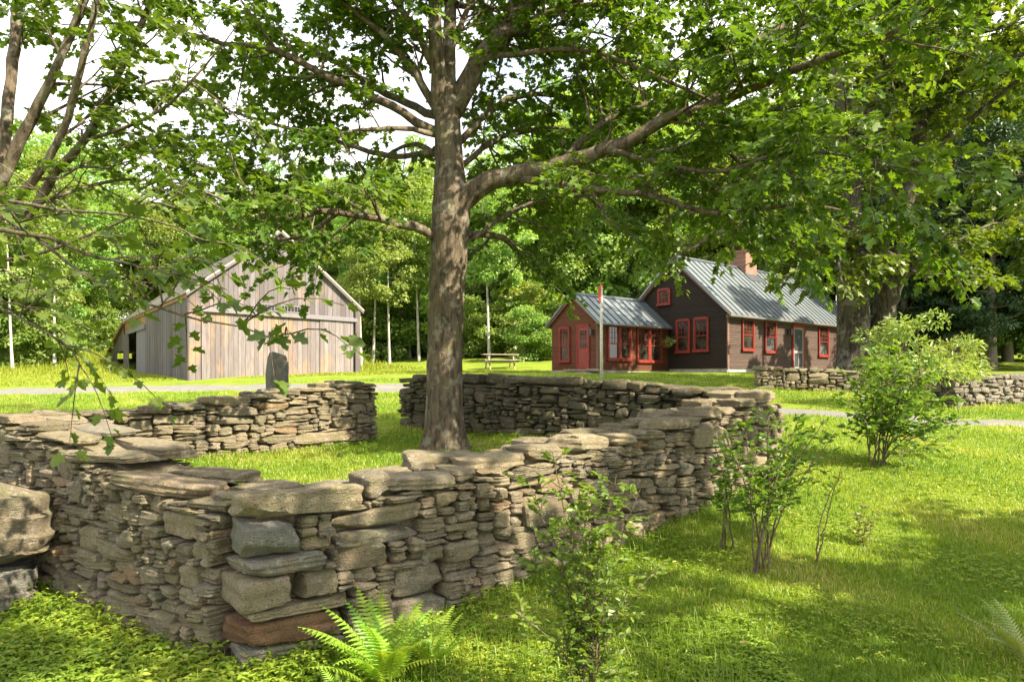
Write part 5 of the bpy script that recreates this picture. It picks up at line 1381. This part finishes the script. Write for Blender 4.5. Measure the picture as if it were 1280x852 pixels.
def blades(name, x, y, h, wd, tn, mat, rng, lean=.5):
    n = len(x); z = ground(x, y); az = rng.uniform(0, 2 * pi, n); d = np.column_stack([np.cos(az), np.sin(az), np.zeros(n)]); s = np.column_stack([-np.sin(az), np.cos(az), np.zeros(n)])
    lz = rng.uniform(.1, 1, n) * lean; P = np.column_stack([x, y, z - .01])
    a = P + d * (h * lz * .3)[:, None] + np.column_stack([0 * h, 0 * h, h * .6]); b = P + d * (h * lz)[:, None] + np.column_stack([0 * h, 0 * h, h * (1 - .25 * lz)])
    V = np.stack([P - s * wd[:, None] * .5, P + s * wd[:, None] * .5, a + s * wd[:, None] * .4, a - s * wd[:, None] * .4, b + s * wd[:, None] * .08, b - s * wd[:, None] * .08], 1).reshape(-1, 3)
    F = (np.array([[0, 1, 2, 3], [3, 2, 4, 5]])[None] + (np.arange(n) * 6)[:, None, None]).reshape(-1, 4)
    o = link(name, mesh_from(name, V, F, np.repeat(np.clip(tn, 0, 1), 2)), mat); tag(o, kind='stuff'); return o
g = np.random.RandomState(17)
NG = 560000
x, y = sample(NG, 4.2, 27, 1.15, g)
wd_ = wall_dist(x, y); k = (wd_ > .02) & (drive_dist(x, y) > np.where(y > 17, 1.6, .55))
x, y, wd_ = x[k], y[k], wd_[k]
h = g.uniform(.035, .075, len(x)) * (.8 + .5 * patch(x, y, 1.6)) * (1 + .9 * np.exp(-wd_ / .25)) * (1 + np.clip((y - 10) / 25, 0, .6))
o = blades('grass', x, y, h, g.uniform(.0035, .007, len(x)) * (1 + y / 14), .1 + .8 * patch(x, y, .9, 1) + g.normal(size=len(x)) * .22, M_GRASS, g, .8)
o['label'] = 'short green grass of the lawn, inside and outside the pound'
# clover and other small leaves
x, y = sample(120000, 4.5, 14, 1.4, g); wd_ = wall_dist(x, y)
rough_ = ((x < -1.5) & ~inside(x, y)) * .95 + np.exp(-wd_ / .5) * .5 + ((x > -1.4) & (x < 2.2) & (y < 6.3)) * .85 + np.clip(patch(x, y, 1.3, 3) - .45, 0, 1) * .9
k = (wd_ > .03) & (g.rand(len(x)) < rough_); x, y, wd_ = x[k], y[k], wd_[k]
lush = ((x < -1.5) & ~inside(x, y))
hh = g.uniform(.02, .075, len(x)) * (1 + 1.3 * lush * g.rand(len(x))) * (1 + .8 * np.exp(-wd_ / .3))
P = np.column_stack([x, y, ground(x, y) + hh]); n = len(x)
# three leaflets each
az = g.uniform(0, 6.28, n); Ps, Ds = [], []
for j in range(3): Ps.append(P); Ds.append(np.column_stack([np.cos(az + 2.1 * j), np.sin(az + 2.1 * j), g.uniform(-.3, .3, n)]))
P = np.concatenate(Ps); Dd = np.concatenate(Ds); S = np.tile(g.uniform(.018, .042, n) * (1 + .8 * lush * g.rand(n)), 3)
T = np.tile(.2 + .6 * patch(x, y, 1.2, 5) + g.normal(size=n) * .2, 3)
o = link('ground_cover', leaf_mesh('ground_cover', P, Dd, np.array([0, 0, 1]) + g.normal(size=P.shape) * .3, S, T, T_OVAL), M_CLOVER); tag(o, 'small three part leaves of clover and weeds among the grass', kind='stuff')
# tall weeds at the foot of the walls and round the sapling
x, y = sample(60000, 4.5, 11, 1.3, g, -.75, .4); wd_ = wall_dist(x, y)
pr = np.exp(-wd_ / .16) * (~inside(x, y)) * .6 + ((x > -1.3) & (x < 1.8) & (y < 6.1)) * .34
k = (wd_ > .02) & (g.rand(len(x)) < pr); x, y = x[k], y[k]
o = blades('tall_grass', x, y, g.uniform(.08, .26, len(x)), g.uniform(.004, .008, len(x)), g.uniform(.1, .9, len(x)), M_GRASS, g, .7); o['label'] = 'longer unmown grass at the foot of the stone walls'
# bright meadow beyond the drive
x, y = sample(70000, 30, 56, 1.01, g, -.95, .16)
k = (drive_dist(x, y) > 2.2); BQ = np.column_stack([x, y]) - BF.o; ba, bb = BQ @ BF.a, BQ @ BF.b; k &= ~((ba > -.4) & (ba < 8.3) & (bb > -1.2) & (bb < 27.5)); EQ = np.column_stack([x, y]) - EF.o; k &= ~((EQ @ EF.a > -1) & (EQ @ EF.b > -1))
x, y = x[k], y[k]
tall = np.clip((y - 37) / 6, 0.1, 1)
o = blades('meadow_grass', x, y, g.uniform(.2, .75, len(x)) * tall + .04, g.uniform(.02, .045, len(x)), .5 + g.normal(size=len(x)) * .25, M_MEADOW, g, .8); o['label'] = 'bright yellow green meadow growth at the edge of the wood'
# fallen leaves
x, y = sample(260, 4.6, 12, 1.2, g, -.75, .5); k = wall_dist(x, y) > .05; x, y = x[k], y[k]; n = len(x)
M_DRY = leaf_mat('dry_leaf', (0.16, 0.08, 0.035), (0.24, 0.13, 0.055), (0.32, 0.19, 0.09), .15, (1.1, 1, .8))
o = link('fallen_leaves', leaf_mesh('fallen_leaves', np.column_stack([x, y, ground(x, y) + .03]), g.normal(size=(n, 3)) * [1, 1, .25], np.array([0, 0, 1]) + g.normal(size=(n, 3)) * .35, g.uniform(.04, .08, n), g.rand(n), T_OVAL), M_DRY); tag(o, 'scattered brown dead leaves in the grass', kind='stuff')
